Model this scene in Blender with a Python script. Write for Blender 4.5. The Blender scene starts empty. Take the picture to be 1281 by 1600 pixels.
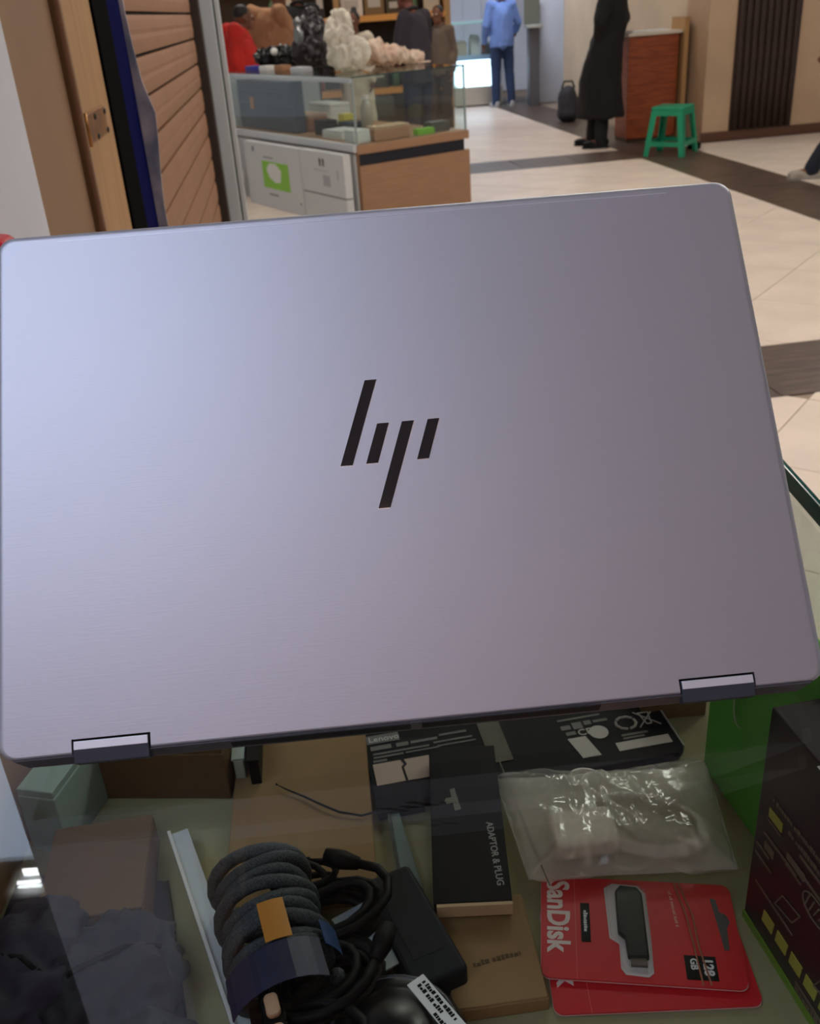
import bpy, bmesh, math, random
from mathutils import Vector, Matrix, noise
random.seed(7)
S = bpy.context.scene
COL = S.collection
PI = math.pi

# ------------------------------------------------------------------ camera
cam_d = bpy.data.cameras.new('camera'); cam = bpy.data.objects.new('camera', cam_d); COL.objects.link(cam)
cam_d.sensor_fit = 'HORIZONTAL'; cam_d.sensor_width = 36.0; cam_d.lens = 1516.0 / 1281.0 * 36.0
cam_d.clip_start = 0.02; cam_d.clip_end = 100
R_ = Vector((0.99738839, -0.03339127, -0.06404238))
U_ = -Vector((-0.07222468, -0.46111759, -0.8843948))
B_ = -Vector((0.0, 0.88671054, -0.46232501))
M = Matrix((R_, U_, B_)).transposed().to_4x4(); M.translation = (0, 0, 1.42)
cam.matrix_world = M
cam_d.dof.use_dof = True; cam_d.dof.focus_distance = 0.47; cam_d.dof.aperture_fstop = 30
S.camera = cam

# ------------------------------------------------------------------ world, exposure
W = bpy.data.worlds.new('World'); S.world = W; W.use_nodes = True
bg = W.node_tree.nodes['Background']
bg.inputs[0].default_value = (0.92, 0.95, 1.0, 1); bg.inputs[1].default_value = 0.32
S.view_settings.view_transform = 'Standard'; S.view_settings.look = 'None'
S.view_settings.exposure = 0.0; S.view_settings.gamma = 1.0; S.view_settings.use_curve_mapping = False

# ------------------------------------------------------------------ materials
def lin(c):
    return tuple(((x / 255) / 12.92 if x / 255 <= .04045 else ((x / 255 + .055) / 1.055) ** 2.4) for x in c)
MATS = {}
def mat(name, rgb, rough=.6, metal=0., noise_amt=0., nscale=8., bump=0., stretch=None, emit=0., rgb2=None, coat=0., spec=None, trans=0.):
    if name in MATS: return MATS[name]
    m = bpy.data.materials.new(name); m.use_nodes = True
    nt = m.node_tree; p = nt.nodes['Principled BSDF']
    c = lin(rgb)
    p.inputs['Base Color'].default_value = (*c, 1); p.inputs['Roughness'].default_value = rough
    p.inputs['Metallic'].default_value = metal
    if coat: p.inputs['Coat Weight'].default_value = coat; p.inputs['Coat Roughness'].default_value = .08
    if spec is not None: p.inputs['Specular IOR Level'].default_value = spec
    if trans: p.inputs['Transmission Weight'].default_value = trans
    if emit:
        p.inputs['Emission Color'].default_value = (*c, 1); p.inputs['Emission Strength'].default_value = emit
    if noise_amt or bump or rgb2:
        tc = nt.nodes.new('ShaderNodeTexCoord'); mp = nt.nodes.new('ShaderNodeMapping'); nz = nt.nodes.new('ShaderNodeTexNoise')
        nt.links.new(tc.outputs['Object'], mp.inputs[0]); nt.links.new(mp.outputs[0], nz.inputs['Vector'])
        if stretch: mp.inputs['Scale'].default_value = stretch
        nz.inputs['Scale'].default_value = nscale; nz.inputs['Detail'].default_value = 5
        if noise_amt or rgb2:
            cr = nt.nodes.new('ShaderNodeValToRGB'); nt.links.new(nz.outputs['Fac'], cr.inputs[0])
            d = lin(rgb2) if rgb2 else tuple(x * (1 - noise_amt) for x in c)
            l = c if rgb2 else tuple(min(1, x * (1 + noise_amt)) for x in c)
            cr.color_ramp.elements[0].position = .35; cr.color_ramp.elements[1].position = .65
            cr.color_ramp.elements[0].color = (*d, 1); cr.color_ramp.elements[1].color = (*l, 1)
            nt.links.new(cr.outputs[0], p.inputs['Base Color'])
        if bump:
            bp = nt.nodes.new('ShaderNodeBump'); bp.inputs['Strength'].default_value = bump; bp.inputs['Distance'].default_value = .01
            nt.links.new(nz.outputs['Fac'], bp.inputs['Height']); nt.links.new(bp.outputs[0], p.inputs['Normal'])
    MATS[name] = m
    return m
def glassmat(name, tint=(.93, .98, .96), ior=1.5, rough=0.0, haze=None):
    m = bpy.data.materials.new(name); m.use_nodes = True; nt = m.node_tree
    for n in list(nt.nodes):
        if n.type == 'BSDF_PRINCIPLED': nt.nodes.remove(n)
    out = nt.nodes['Material Output']
    tr = nt.nodes.new('ShaderNodeBsdfTransparent'); tr.inputs[0].default_value = (*tint, 1)
    gl = nt.nodes.new('ShaderNodeBsdfGlossy'); gl.inputs['Roughness'].default_value = rough
    fr = nt.nodes.new('ShaderNodeFresnel'); ge = nt.nodes.new('ShaderNodeNewGeometry'); ma = nt.nodes.new('ShaderNodeMath'); ma.operation = 'MULTIPLY_ADD'
    ma.inputs[1].default_value = 1 / ior - ior; ma.inputs[2].default_value = ior      # same thin-sheet reflection from both faces
    nt.links.new(ge.outputs['Backfacing'], ma.inputs[0]); nt.links.new(ma.outputs[0], fr.inputs['IOR'])
    mx = nt.nodes.new('ShaderNodeMixShader')
    nt.links.new(fr.outputs[0], mx.inputs[0]); nt.links.new(gl.outputs[0], mx.inputs[2])
    if haze:
        df = nt.nodes.new('ShaderNodeBsdfDiffuse'); df.inputs[0].default_value = (*haze[0], 1)
        tl = nt.nodes.new('ShaderNodeBsdfTranslucent'); tl.inputs[0].default_value = (*haze[0], 1)
        m3 = nt.nodes.new('ShaderNodeMixShader'); m3.inputs[0].default_value = .45
        nt.links.new(df.outputs[0], m3.inputs[1]); nt.links.new(tl.outputs[0], m3.inputs[2])
        m2 = nt.nodes.new('ShaderNodeMixShader'); m2.inputs[0].default_value = haze[1]
        nt.links.new(tr.outputs[0], m2.inputs[1]); nt.links.new(m3.outputs[0], m2.inputs[2]); nt.links.new(m2.outputs[0], mx.inputs[1])
    else:
        nt.links.new(tr.outputs[0], mx.inputs[1])
    nt.links.new(mx.outputs[0], out.inputs[0])
    MATS[name] = m
    return m

# ------------------------------------------------------------------ mesh helpers
SCR = bpy.data.scenes.new('scratch')
def evaluated(o):                       # mesh of o with its modifiers, worked out in an otherwise empty scene
    SCR.collection.objects.link(o); vl = SCR.view_layers[0]; vl.update()
    me = bpy.data.meshes.new_from_object(o.evaluated_get(vl.depsgraph)); bpy.data.objects.remove(o); return me
class MB:
    def __init__(s): s.bm = bmesh.new()
    def box(s, x0, x1, y0, y1, z0, z1, m=None):
        v = [s.bm.verts.new(Vector(p)) for p in ((x0,y0,z0),(x1,y0,z0),(x1,y1,z0),(x0,y1,z0),(x0,y0,z1),(x1,y0,z1),(x1,y1,z1),(x0,y1,z1))]
        for f in ((0,3,2,1),(4,5,6,7),(0,1,5,4),(1,2,6,5),(2,3,7,6),(3,0,4,7)): s.bm.faces.new([v[i] for i in f])
        if m is not None:
            for q in v: q.co = m @ q.co
        return s
    def prism(s, poly, z0, z1, m=None):
        n = len(poly); a = [s.bm.verts.new((p[0], p[1], z0)) for p in poly]; b = [s.bm.verts.new((p[0], p[1], z1)) for p in poly]
        s.bm.faces.new(a[::-1]); s.bm.faces.new(b)
        for i in range(n): s.bm.faces.new((a[i], a[(i+1) % n], b[(i+1) % n], b[i]))
        if m is not None:
            for q in a + b: q.co = m @ q.co
        return s
    def tube(s, pts, r, seg=8, caps=True, closed=False):
        pts = [Vector(p) for p in pts]; n = len(pts); rings = []; up = None
        for i, p in enumerate(pts):
            a = pts[(i-1) % n] if (closed or i > 0) else p; b = pts[(i+1) % n] if (closed or i < n-1) else p
            t = (b - a).normalized()
            if up is None: up = t.orthogonal().normalized()
            up = (up - up.dot(t) * t)
            up = up.normalized() if up.length > 1e-6 else t.orthogonal().normalized()
            w = t.cross(up); rr = r[i] if isinstance(r, (list, tuple)) else r
            rings.append([s.bm.verts.new(p + rr * (math.cos(2*PI*k/seg) * up + math.sin(2*PI*k/seg) * w)) for k in range(seg)])
        for i in range(n if closed else n-1):
            A, Bq = rings[i], rings[(i+1) % n]
            for k in range(seg): s.bm.faces.new((A[k], A[(k+1) % seg], Bq[(k+1) % seg], Bq[k]))
        if caps and not closed: s.bm.faces.new(rings[0][::-1]); s.bm.faces.new(rings[-1])
        return s
    def loft(s, rings, seg=20):   # rings: (cx,cy,z,rx,ry)
        R = []
        for cx, cy, z, rx, ry in rings:
            R.append([s.bm.verts.new((cx + rx*math.cos(2*PI*k/seg), cy + ry*math.sin(2*PI*k/seg), z)) for k in range(seg)])
        for A, Bq in zip(R, R[1:]):
            for k in range(seg): s.bm.faces.new((A[k], A[(k+1) % seg], Bq[(k+1) % seg], Bq[k]))
        s.bm.faces.new(R[0][::-1]); s.bm.faces.new(R[-1]); return s
    def ell(s, c, r, rot=None, seg=14):
        c = Vector(c); rx, ry, rz = r if isinstance(r, (tuple, list)) else (r, r, r); nv = max(6, seg*2//3); new = s.bm.verts.new
        a = new(c + Vector((0, 0, -rz))); b = new(c + Vector((0, 0, rz))); R = []
        for i in range(1, nv):
            t = PI*i/nv - PI/2; ct, st = math.cos(t), math.sin(t)
            R.append([new(c + Vector((rx*ct*math.cos(2*PI*k/seg), ry*ct*math.sin(2*PI*k/seg), rz*st))) for k in range(seg)])
        F = s.bm.faces.new
        for k in range(seg):
            F((a, R[0][(k+1) % seg], R[0][k])); F((b, R[-1][k], R[-1][(k+1) % seg]))
            for A, Bq in zip(R, R[1:]): F((A[k], A[(k+1) % seg], Bq[(k+1) % seg], Bq[k]))
        return s
    def cap(s, a, b, ra, rb, seg=10):
        a, b = Vector(a), Vector(b)
        s.ell(a, ra, seg=seg); s.ell(b, rb, seg=seg); s.tube([a, b], [ra, rb], seg); return s
def obj(name, mb, m, parent=None, loc=None, rot=None, smooth=False, bevel=0., bseg=2):
    me = bpy.data.meshes.new(name)
    if isinstance(mb, MB):
        bmesh.ops.recalc_face_normals(mb.bm, faces=mb.bm.faces[:]); mb.bm.to_mesh(me); mb.bm.free()
    else: me = mb
    if m is not None:
        me.materials.clear(); me.materials.append(m)
    o = bpy.data.objects.new(name, me); COL.objects.link(o)
    if parent: o.parent = parent
    if loc is not None: o.location = loc
    if rot is not None: o.rotation_euler = rot
    if smooth:
        for p in me.polygons: p.use_smooth = True
    if bevel:
        b = o.modifiers.new('bevel', 'BEVEL'); b.width = bevel; b.segments = bseg; b.limit_method = 'ANGLE'
    return o
def tag(o, label, cat, group=None):
    o['label'] = label; o['category'] = cat
    if group: o['group'] = group
    return o
def thing(name, label, cat, loc=(0, 0, 0), rotz=0., group=None, rot=None):
    o = bpy.data.objects.new(name, None); COL.objects.link(o); o.empty_display_size = .05
    o.location = loc; o.rotation_euler = rot if rot else (0, 0, rotz)
    return tag(o, label, cat, group)
def struct(o, label=None):
    o['kind'] = 'structure'
    if label: o['label'] = label
    return o
def bx(*a): return MB().box(*a)
def rrect(w, h, r, n=5, cx=0, cy=0):
    out = []
    for sx, sy, a0 in ((1, 1, 0), (-1, 1, 90), (-1, -1, 180), (1, -1, 270)):
        for k in range(n + 1):
            a = math.radians(a0 + 90 * k / n)
            out.append((cx + sx * (w/2 - r) + r * math.cos(a), cy + sy * (h/2 - r) + r * math.sin(a)))
    return out
def text(name, s, size, m, parent, mtx, ext=.00015, bold=0., align='LEFT'):
    c = bpy.data.curves.new(name, 'FONT'); c.body = s; c.size = size; c.extrude = ext; c.offset = bold; c.align_x = align; c.resolution_u = 3
    me = evaluated(bpy.data.objects.new(name, c)); me.transform(mtx)
    return obj(name, me, m, parent)
def scribble(name, length, h, m, parent, mtx, seed=1):     # a line of print too small to read: uneven short strokes
    rn = random.Random(seed); b = MB(); x = 0.
    while x < length:
        w = h * (.35 + .4*rn.random()); b.box(x, min(x + w, length + .2*h), h*.1*rn.random(), h*(.55 + .4*rn.random()), 0, .00015); x += w + h*(.14 if rn.random() > .2 else .5)
    b.bm.transform(mtx); return obj(name, b, m, parent)
def Rz(a): return Matrix.Rotation(a, 4, 'Z')
def T(*p): return Matrix.Translation(Vector(p))
def remeshed(mb, voxel, smooth=4, wrinkle=0., wscale=9., seed=0., ridge=0.):
    me = bpy.data.meshes.new('tmp'); mb.bm.to_mesh(me); mb.bm.free()
    o = bpy.data.objects.new('tmp', me)
    r = o.modifiers.new('r', 'REMESH'); r.mode = 'VOXEL'; r.voxel_size = voxel; r.use_smooth_shade = True
    if smooth:
        q = o.modifiers.new('s', 'SMOOTH'); q.iterations = smooth; q.factor = .5
    out = evaluated(o); bpy.data.meshes.remove(me)
    if wrinkle:
        sd = Vector((seed, seed * 2.1, 0))
        n = len(out.vertices); co = [0.] * (3*n); no = [0.] * (3*n)
        out.vertices.foreach_get('co', co); out.vertices.foreach_get('normal', no)
        for i in range(0, 3*n, 3):
            q = Vector((co[i], co[i+1], co[i+2] * .55)) * wscale + sd
            h = wrinkle * (noise.noise(q) + .5 * noise.noise(q * 2.3) + ridge * (.35 - abs(noise.noise(q * 1.7)) - .5 * abs(noise.noise(q * 3.9))))
            co[i] += no[i]*h; co[i+1] += no[i+1]*h; co[i+2] += no[i+2]*h
        out.vertices.foreach_set('co', co); out.update()
    for p in out.polygons: p.use_smooth = True
    return out

# ------------------------------------------------------------------ material library
cream_tile = mat('cream_tile', (226, 210, 196), .38, noise_amt=.07, nscale=3, bump=.02)
dark_tile = mat('dark_wood_tile', (98, 80, 68), .42, nscale=5, stretch=(1, 6, 1), rgb2=(66, 54, 47))
grout = mat('grout', (150, 132, 116), .8)
plaster = mat('white_plaster', (220, 224, 234), .7, noise_amt=.03, nscale=4, bump=.03)
stone = mat('beige_stone', (186, 157, 128), .5, noise_amt=.08, nscale=2.2, bump=.02)
tan_paint = mat('tan_paint', (150, 118, 90), .6, noise_amt=.05, nscale=6)
tan_wood = mat('tan_wood', (178, 138, 92), .55, noise_amt=.08, nscale=6, stretch=(8, 8, 1))
dk_wood = mat('dark_wood', (58, 36, 30), .5, nscale=7, stretch=(4, 4, .6), rgb2=(38, 22, 18))
orange_wood = mat('orange_wood', (150, 72, 26), .45, nscale=5, stretch=(1, 1, 7), rgb2=(120, 50, 18))
lam_wood = mat('laminate_wood', (160, 122, 92), .5, noise_amt=.06, nscale=5, stretch=(1, 1, 9))
black = mat('black_plastic', (11, 11, 13), .5, spec=.18)
black_gloss = mat('black_gloss', (10, 10, 13), .08)
navy = mat('navy_paint', (10, 14, 70), .85, spec=.02)
alu = mat('aluminium', (188, 194, 194), .35, metal=.7)
alu_w = mat('pale_aluminium', (196, 205, 210), .4, metal=.3)
steel_rust = mat('brass_hinge', (150, 100, 44), .4, metal=.6, noise_amt=.3, nscale=40)
shutter_br = mat('brown_shutter', (150, 110, 82), .5, metal=.15, noise_amt=.06, nscale=3)
shutter_gr = mat('grey_shutter', (180, 186, 196), .45, metal=.2)
glass = glassmat('clear_glass', (.955, .985, .97))
glass_top = glassmat('counter_glass', (.93, .965, .95), 1.52)
glass_edge = mat('green_glass_edge', (24, 92, 84), .15)
kraft = mat('kraft_card', (142, 112, 72), .8, noise_amt=.08, nscale=9, bump=.02)
olive = mat('olive_board', (150, 144, 106), .8, noise_amt=.05, nscale=6)
white_card = mat('white_card', (206, 208, 210), .6)
white = mat('white_plain', (225, 225, 222), .55)
lime = mat('lime_print', (140, 200, 70), .6)
grey_print = mat('grey_print', (120, 122, 128), .6)
red_card = mat('red_card', (205, 26, 38), .35, coat=.3)
hair_m = mat('dark_hair', (20, 15, 13), .6)
skin_d = mat('skin_brown', (112, 70, 50), .55)
skin_m = mat('skin_warm', (138, 92, 66), .55)
eye_w = mat('eye_white', (220, 215, 205), .3)

# ------------------------------------------------------------------ ceiling and lamps (out of view, they light the place; some panels are added fill)
struct(obj('ceiling', bx(-6, 8, -2.2, 19, 3.0, 3.05), mat('ceiling_paint', (70, 65, 62), .9)))
struct(obj('ceiling_fill', bx(-3, 3, -1.65, .9, 2.985, 3.0), mat('white_bounce_fill', (226, 226, 232), .9)), 'white ceiling section added above the counter to bounce light onto the lid')  # unseen white section, added so bounced light fills the lid
panel_e = mat('led_panel', (238, 242, 255), .5, emit=20.)
panel_w = mat('warm_led_panel', (255, 246, 234), .5, emit=11.)
panel_b = mat('cool_fill_panel', (212, 226, 255), .5, emit=3.2)
def ceil_panel(x, y, w, h, m, label, group):
    t = thing('ceiling_light', label, 'ceiling light', (x, y, 2.96), 0, group)
    fr = MB(); fr.box(-w/2-.03, w/2+.03, -h/2-.03, -h/2, 0, .04); fr.box(-w/2-.03, w/2+.03, h/2, h/2+.03, 0, .04)
    fr.box(-w/2-.03, -w/2, -h/2, h/2, 0, .04); fr.box(w/2, w/2+.03, -h/2, h/2, 0, .04)
    obj('frame', fr, alu, t); obj('diffuser', bx(-w/2, w/2, -h/2, h/2, .012, .03), m, t)
HG = 'ceiling light panels along the hall'
for y in (5.4, 8.2, 11.4, 14.6):
    for x in (-1.2, 1.6, 4.2):
        ceil_panel(x, y, 1.2, .6, panel_w if y < 12 else panel_e, 'square white light panel in the hall ceiling', HG)
ceil_panel(-1.15, -.3, 1.9, 1.3, panel_b, 'unseen cool white panel added in the shop ceiling to light the laptop lid', None)  # added fill, sized and placed for the lid's bluish left side
ceil_panel(-1.3, 2.38, 1.1, .6, mat('pale_reflection_panel', (206, 222, 250), .5, emit=3.), 'cool light panel added beyond the white wall for a pale glass reflection', None)  # unseen, added to give the counter glass its pale reflection
tl = thing('tube_light', 'twin tube light on the ceiling left of the counter', 'ceiling light', (-1.085, 1.99, 2.93))
obj('housing', bx(-.12, .12, -.05, .05, .03, .07), white, tl)
tube_e = mat('tube_glow', (250, 250, 255), .5, emit=25.)
for yy in (-.022, .022):
    for xx in (-.055, .06): obj('tube', MB().tube([(xx-.032, yy, .015), (xx+.032, yy, .015)], .005), tube_e, tl, smooth=True)
ceil_panel(-.3, -1.15, 1.8, .6, mat('rosy_fill_panel', (255, 224, 214), .5, emit=1.0), 'soft warm fill panel added behind the counter to warm the lower lid', None)  # unseen fill, added to put a pinkish tone on the lower lid

panel_n = mat('near_fill_panel', (255, 246, 236), .5, emit=15.)  # for two unseen panels added to brighten the left wall
ceil_panel(2.2, 2.3, 1.2, .6, panel_n, 'warm white fill panel added nearest the counter to light the left wall', None)
ceil_panel(.6, 3.4, 1.2, .5, panel_n, 'warm white fill panel added before the roller shutter to light the left wall', None)

# ------------------------------------------------------------------ floor: cream tiles laid diagonally between dark bands
ang = math.atan2(.122, .9925)        # the hall's axis leans left of the camera's
def hall(s, t, z=0.): return Vector((s * .9925 - t * .122, s * .122 + t * .9925, z))
floor = struct(obj('floor', MB().prism([(-6, -3), (9, -3), (9, 20), (-6, 20)], -.06, -.006), grout, rot=(0, 0, ang)))
floor['label'] = 'cream diagonal floor tiles with dark wood-look bands'
def clip(poly, x0, x1, y0, y1):
    for ax, lim, sg in ((0, x0, 1), (0, x1, -1), (1, y0, 1), (1, y1, -1)):
        out = []
        for i in range(len(poly)):
            a, b = poly[i], poly[(i+1) % len(poly)]
            da, db = sg * (a[ax] - lim), sg * (b[ax] - lim)
            if da >= 0: out.append(a)
            if da * db < 0:
                f = da / (da - db); out.append((a[0] + f*(b[0]-a[0]), a[1] + f*(b[1]-a[1])))
        poly = out
        if len(poly) < 3: return []
    return poly
def area(p): return abs(sum(p[i][0]*p[(i+1) % len(p)][1] - p[(i+1) % len(p)][0]*p[i][1] for i in range(len(p)))) / 2
TS = .62; gp = .004; whole = {}
fields = [(-.4, 3.57, .75, 3.255), (-.4, 3.57, 3.825, 9.21), (.6, 3.57, 9.84, 15.6), (4.2, 5.6, 5.2, 9.80)]
q2 = math.sqrt(.5)
for fi, (x0, x1, y0, y1) in enumerate(fields):
    for i in range(-40, 60):
        for j in range(-40, 60):
            cx, cy = (i - j) * TS * q2 + .19, (i + j) * TS * q2 + .13
            if not (x0 - .5 < cx < x1 + .5 and y0 - .5 < cy < y1 + .5): continue
            h = (TS - gp) * q2
            full = [(cx + h, cy), (cx, cy + h), (cx - h, cy), (cx, cy - h)]
            p = clip(full, x0 + gp/2, x1 - gp/2, y0 + gp/2, y1 - gp/2)
            if len(p) < 3 or area(p) < .01: continue
            if area(p) > .99 * 2 * h * h:
                if 'tile' in whole:
                    o = whole['tile'].copy(); COL.objects.link(o); o.location = (cx, cy, 0)
                else:
                    o = obj('tile', MB().prism([(a-cx, b-cy) for a, b in full], -.012, 0), cream_tile, floor, loc=(cx, cy, 0)); whole['tile'] = o
            else: obj('tile', MB().prism([(a-cx, b-cy) for a, b in p], -.012, 0), cream_tile, floor, loc=(cx, cy, 0))
# cream screed where no joint can be told apart (left of the showcase, beyond the hall)
for x0, x1, y0, y1 in ((-5.9, -.404, -2.9, 9.836), (-5.9, .596, 9.84, 15.6), (-.4, 8.9, -2.9, .746), (4.2, 8.9, .75, 5.196)):
    obj('tile', MB().prism([(x0, y0), (x1, y0), (x1, y1), (x0, y1)], -.012, 0), cream_tile, floor)
obj('tile', MB().prism([(5.6, 5.2), (8.9, 5.2), (8.9, 19), (5.6, 19)], -.012, 0), cream_tile, floor)
pl0 = None
def plank(x0, x1, y0, y1):
    g = .003
    obj('band_tile', bx(x0 + g, x1 - g, y0 + g, y1 - g, -.012, .0005), dark_tile, floor)
for k in range(25): plank(3.57, 4.2, .75 + k*.6, 1.35 + k*.6)
for y0, y1 in ((3.255, 3.825), (9.21, 9.84)):
    for k in range(7): plank(-.4 + k*.567, -.4 + (k+1)*.567, y0, y1)
for k in range(5): plank(4.2 + k*.6, 4.8 + k*.6, 9.8, 10.4)
for k in range(9): plank(.6 + k*.6, 1.2 + k*.6, 15.6, 16.6)

# ------------------------------------------------------------------ left side: wall, door jamb, open door, shutter, post
LA = math.atan2(.091, .996)
def left(t, off=0., z=0.):           # along the left wall t, off = towards the hall
    d = Vector((-.091, .996, 0)); n = Vector((.996, .091, 0)); return d * t + n * (-.3 + off) + Vector((0, 0, z))
LROT = (0, 0, LA)
def lbox(t0, t1, o0, o1, z0, z1): return bx(-.3 + o0, -.3 + o1, t0, t1, z0, z1)
struct(obj('wall_left', lbox(1.03, 1.25, -.16, 0, 0, 3.0), plaster, rot=LROT), 'white plaster wall at the left edge')
j = struct(obj('trim_1', lbox(1.25, 1.55, -.16, -.004, 0, 3.0), tan_paint, rot=LROT), 'tan painted wall strip beside the white wall')
dj = thing('door_frame', 'tan wooden door frame with a brass hinge beside the brown shutter', 'door frame', left(1.55), LA)
obj('jamb', bx(-.1, .008, 0, .265, 0, 2.6), tan_wood, dj, bevel=.004); obj('stop', bx(-.1, .011, 0, .012, 0, 2.6), tan_paint, dj, bevel=.003)
hg = obj('hinge', bx(.008, .012, .012, .19, 1.268, 1.308), steel_rust, dj, bevel=.001)
obj('pin', MB().tube([(.010, .014, 1.265), (.010, .014, 1.311)], .005), steel_rust, hg, smooth=True)
for yy in (.09, .185):
    for zz in (1.272, 1.300): obj('screw', MB().ell((.012, yy, zz), (.002, .010, .005)), black, hg, smooth=True)
nv = thing('door_panel', 'black and navy folded door edge in front of the shutter', 'door', left(1.815), LA)
obj('edge', bx(-.06, .012, 0, .16, 0, 2.6), mat('door_black', (8, 8, 9), .85, spec=.02), nv, bevel=.003)
obj('navy_face', bx(-.06, .008, .16, .345, 0, 2.6), navy, nv, bevel=.003)
# ragged foil strip stuck along the door: pale above, grey mottled
fm = MB(); zs = [0.0 + .06 * k for k in range(44)]
foil = mat('foil_strip', (222, 220, 226), .4, nscale=14, rgb2=(138, 150, 172))
poly = [(-.03, z) for z in zs] + [(.022 + .016 * noise.noise((z*4.3, 9, 0)) + (.010 if z < 1.3 else -.004), z) for z in zs[::-1]]
fm.prism(poly, .346, .352, Matrix(((1, 0, 0, 0), (0, 0, 1, 0), (0, 1, 0, 0), (0, 0, 0, 1))))
obj('foil_strip', fm, foil, nv)
sh = thing('roller_shutter', 'brown closed roller shutter with wide slats on the left', 'shutter', left(2.3, -.02), LA)
sl = MB(); n = 9; prof = []
for k in range(n): a = PI * k / (n-1); prof.append((-.006 + .0035 * math.sin(a)**.7 - (.0016 if k == 4 else 0), .004 + .082 * k / (n-1)))
prof += [(-.018, .086), (-.018, .004)]
for a, z in prof: pass
pr = [(a, z) for a, z in prof]
sl.prism(pr, 0, 2.07, Matrix(((1, 0, 0, 0), (0, 0, 1, 0), (0, 1, 0, 0), (0, 0, 0, 1))))
s0 = obj('slat', sl, shutter_br, sh)
for k in range(1, 27):
    c = s0.copy(); COL.objects.link(c); c.location = (0, 0, k * .09 + .005)
s0.location = (0, 0, .005)
obj('backing', bx(-.034, -.022, -.02, 2.07, 0, 2.5), mat('shutter_back', (30, 24, 20), .7), sh)  # added behind the slats to stop light leaking through the gaps
obj('guide', bx(-.04, .03, 2.075, 2.16, 0, 2.55), mat('guide_dark', (44, 32, 26), .6), sh, bevel=.004)
obj('head_box', bx(-.25, .02, -.05, 2.16, 2.46, 2.9), shutter_br, sh, bevel=.01)
ps = thing('aluminium_post', 'pale aluminium post at the far end of the brown shutter', 'post', left(4.5), LA)
obj('profile', bx(-.02, .058, 0, .06, 0, 2.95), alu_w, ps, bevel=.004); obj('groove', bx(.058, .063, .004, .056, 0, 2.95), mat('groove_green', (26, 52, 44), .5), ps)
obj('outer_profile', bx(.063, .083, .004, .056, 0, 2.95), alu_w, ps, bevel=.003)
struct(obj('wall_left_2', lbox(4.56, 6.6, -.14, -.1, 0, 3.0), plaster, rot=LROT), 'white wall behind the aluminium post')
# red stool back / holder at the very left
rd = thing('red_holder', 'rounded red plastic holder at the left edge behind the laptop', 'holder', (-.370, .88, 0), .1)
obj('panel', MB().prism(rrect(.075, .05, .018), 0, 1.262), mat('red_plastic', (205, 18, 40), .35), rd, bevel=.008, bseg=3)
obj('foot', MB().prism(rrect(.1, .08, .02), 0, .03), mat('red_plastic', (205, 18, 40), .35), rd)

# ------------------------------------------------------------------ right side: stone wall, ribbed dark panel, pillar, grey shutter
def hb(s0, s1, t0, t1, z0, z1): return bx(s0, s1, t0, t1, z0, z1)
HROT = (0, 0, ang)
wr = struct(obj('wall_right', hb(4.44, 9, 9.86, 10.4, 0, 3.0), stone, rot=HROT), 'beige stone wall at the right')
struct(obj('wall_corridor', hb(4.44, 4.6, 10.4, 14.6, 0, 3.0), mat('stone_lit', (206, 188, 162), .5, noise_amt=.06, nscale=2), rot=HROT), 'stone wall behind the wooden counter, coloured paler where lit')  # lit side of the corner: light put into a paler stone colour
struct(obj('baseboard_right', hb(4.43, 9, 9.83, 9.86, 0, .09), mat('skirting', (92, 58, 38), .5), rot=HROT, bevel=.004), 'brown skirting along the stone wall')
pn = struct(obj('trim_2', hb(4.72, 5.37, 9.835, 9.86, .09, 3.0), dk_wood, rot=HROT), 'dark brown ribbed wood panel on the stone wall')
rbm = MB().tube([(0, 0, .1), (.004, 0, .6), (-.004, 0, 1.2), (.003, 0, 1.9), (0, 0, 2.98)], .034, 8); r0 = None
for k in range(9):
    if r0 is None: r0 = obj('rib', rbm, dk_wood, pn, loc=(4.76 + k*.071, 9.838, 0), smooth=True)
    else:
        c = r0.copy(); COL.objects.link(c); c.location = (4.76 + k*.071, 9.838, 0)
# grey roller shutter in the far corridor wall
gs = thing('roller_shutter', 'light grey ribbed roller shutter behind the person in black', 'shutter', (2.93, 14.2, 0), math.atan2(.15, 1.3))
sp = MB(); pf = [(-.012, .0)] + [(-.012 - .008 * math.sin(PI*k/6), .074 * k / 6) for k in range(7)] + [(.006, .074), (.006, 0)]
sp.prism(pf[1:], 0, 1.32, Matrix(((1, 0, 0, 0), (0, 0, 1, 0), (0, 1, 0, 0), (0, 0, 0, 1))))
g0 = obj('slat', sp, shutter_gr, gs)
for k in range(1, 36):
    c = g0.copy(); COL.objects.link(c); c.location = (0, 0, k*.08 + .01)
obj('guide', bx(-.03, .03, 1.32, 1.38, 0, 2.95), mat('grey_frame', (110, 116, 126), .5), gs); obj('guide', bx(-.03, .03, -.06, 0, 0, 2.95), MATS['grey_frame'], gs)
struct(obj('wall_pillar', bx(2.32, 2.73, 15.62, 16.0, 0, 3.0), plaster, bevel=.005), 'white square pillar beside the grey shutter')
struct(obj('wall_corridor_2', bx(2.95, 3.1, 12.6, 14.14, 0, 3.0), plaster), 'pale corridor wall before the grey shutter')
struct(obj('wall_back', bx(-6, 9, 18.2, 18.4, 0, 3.0), plaster), 'white wall at the far end of the hall')
wl = mat('white_laminate', (206, 210, 222), .4)
wu = thing('wall_cupboard', 'tall white cupboard with narrow doors behind the glass kiosk', 'cupboard', (1.55, 17.3, 0))
obj('body', bx(-.45, .45, 0, .5, 0, 2.6), wl, wu)
for k in range(3): obj('door', bx(-.445 + k*.3, -.155 + k*.3, -.02, 0, .1, 2.55), wl, wu, bevel=.006)

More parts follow.
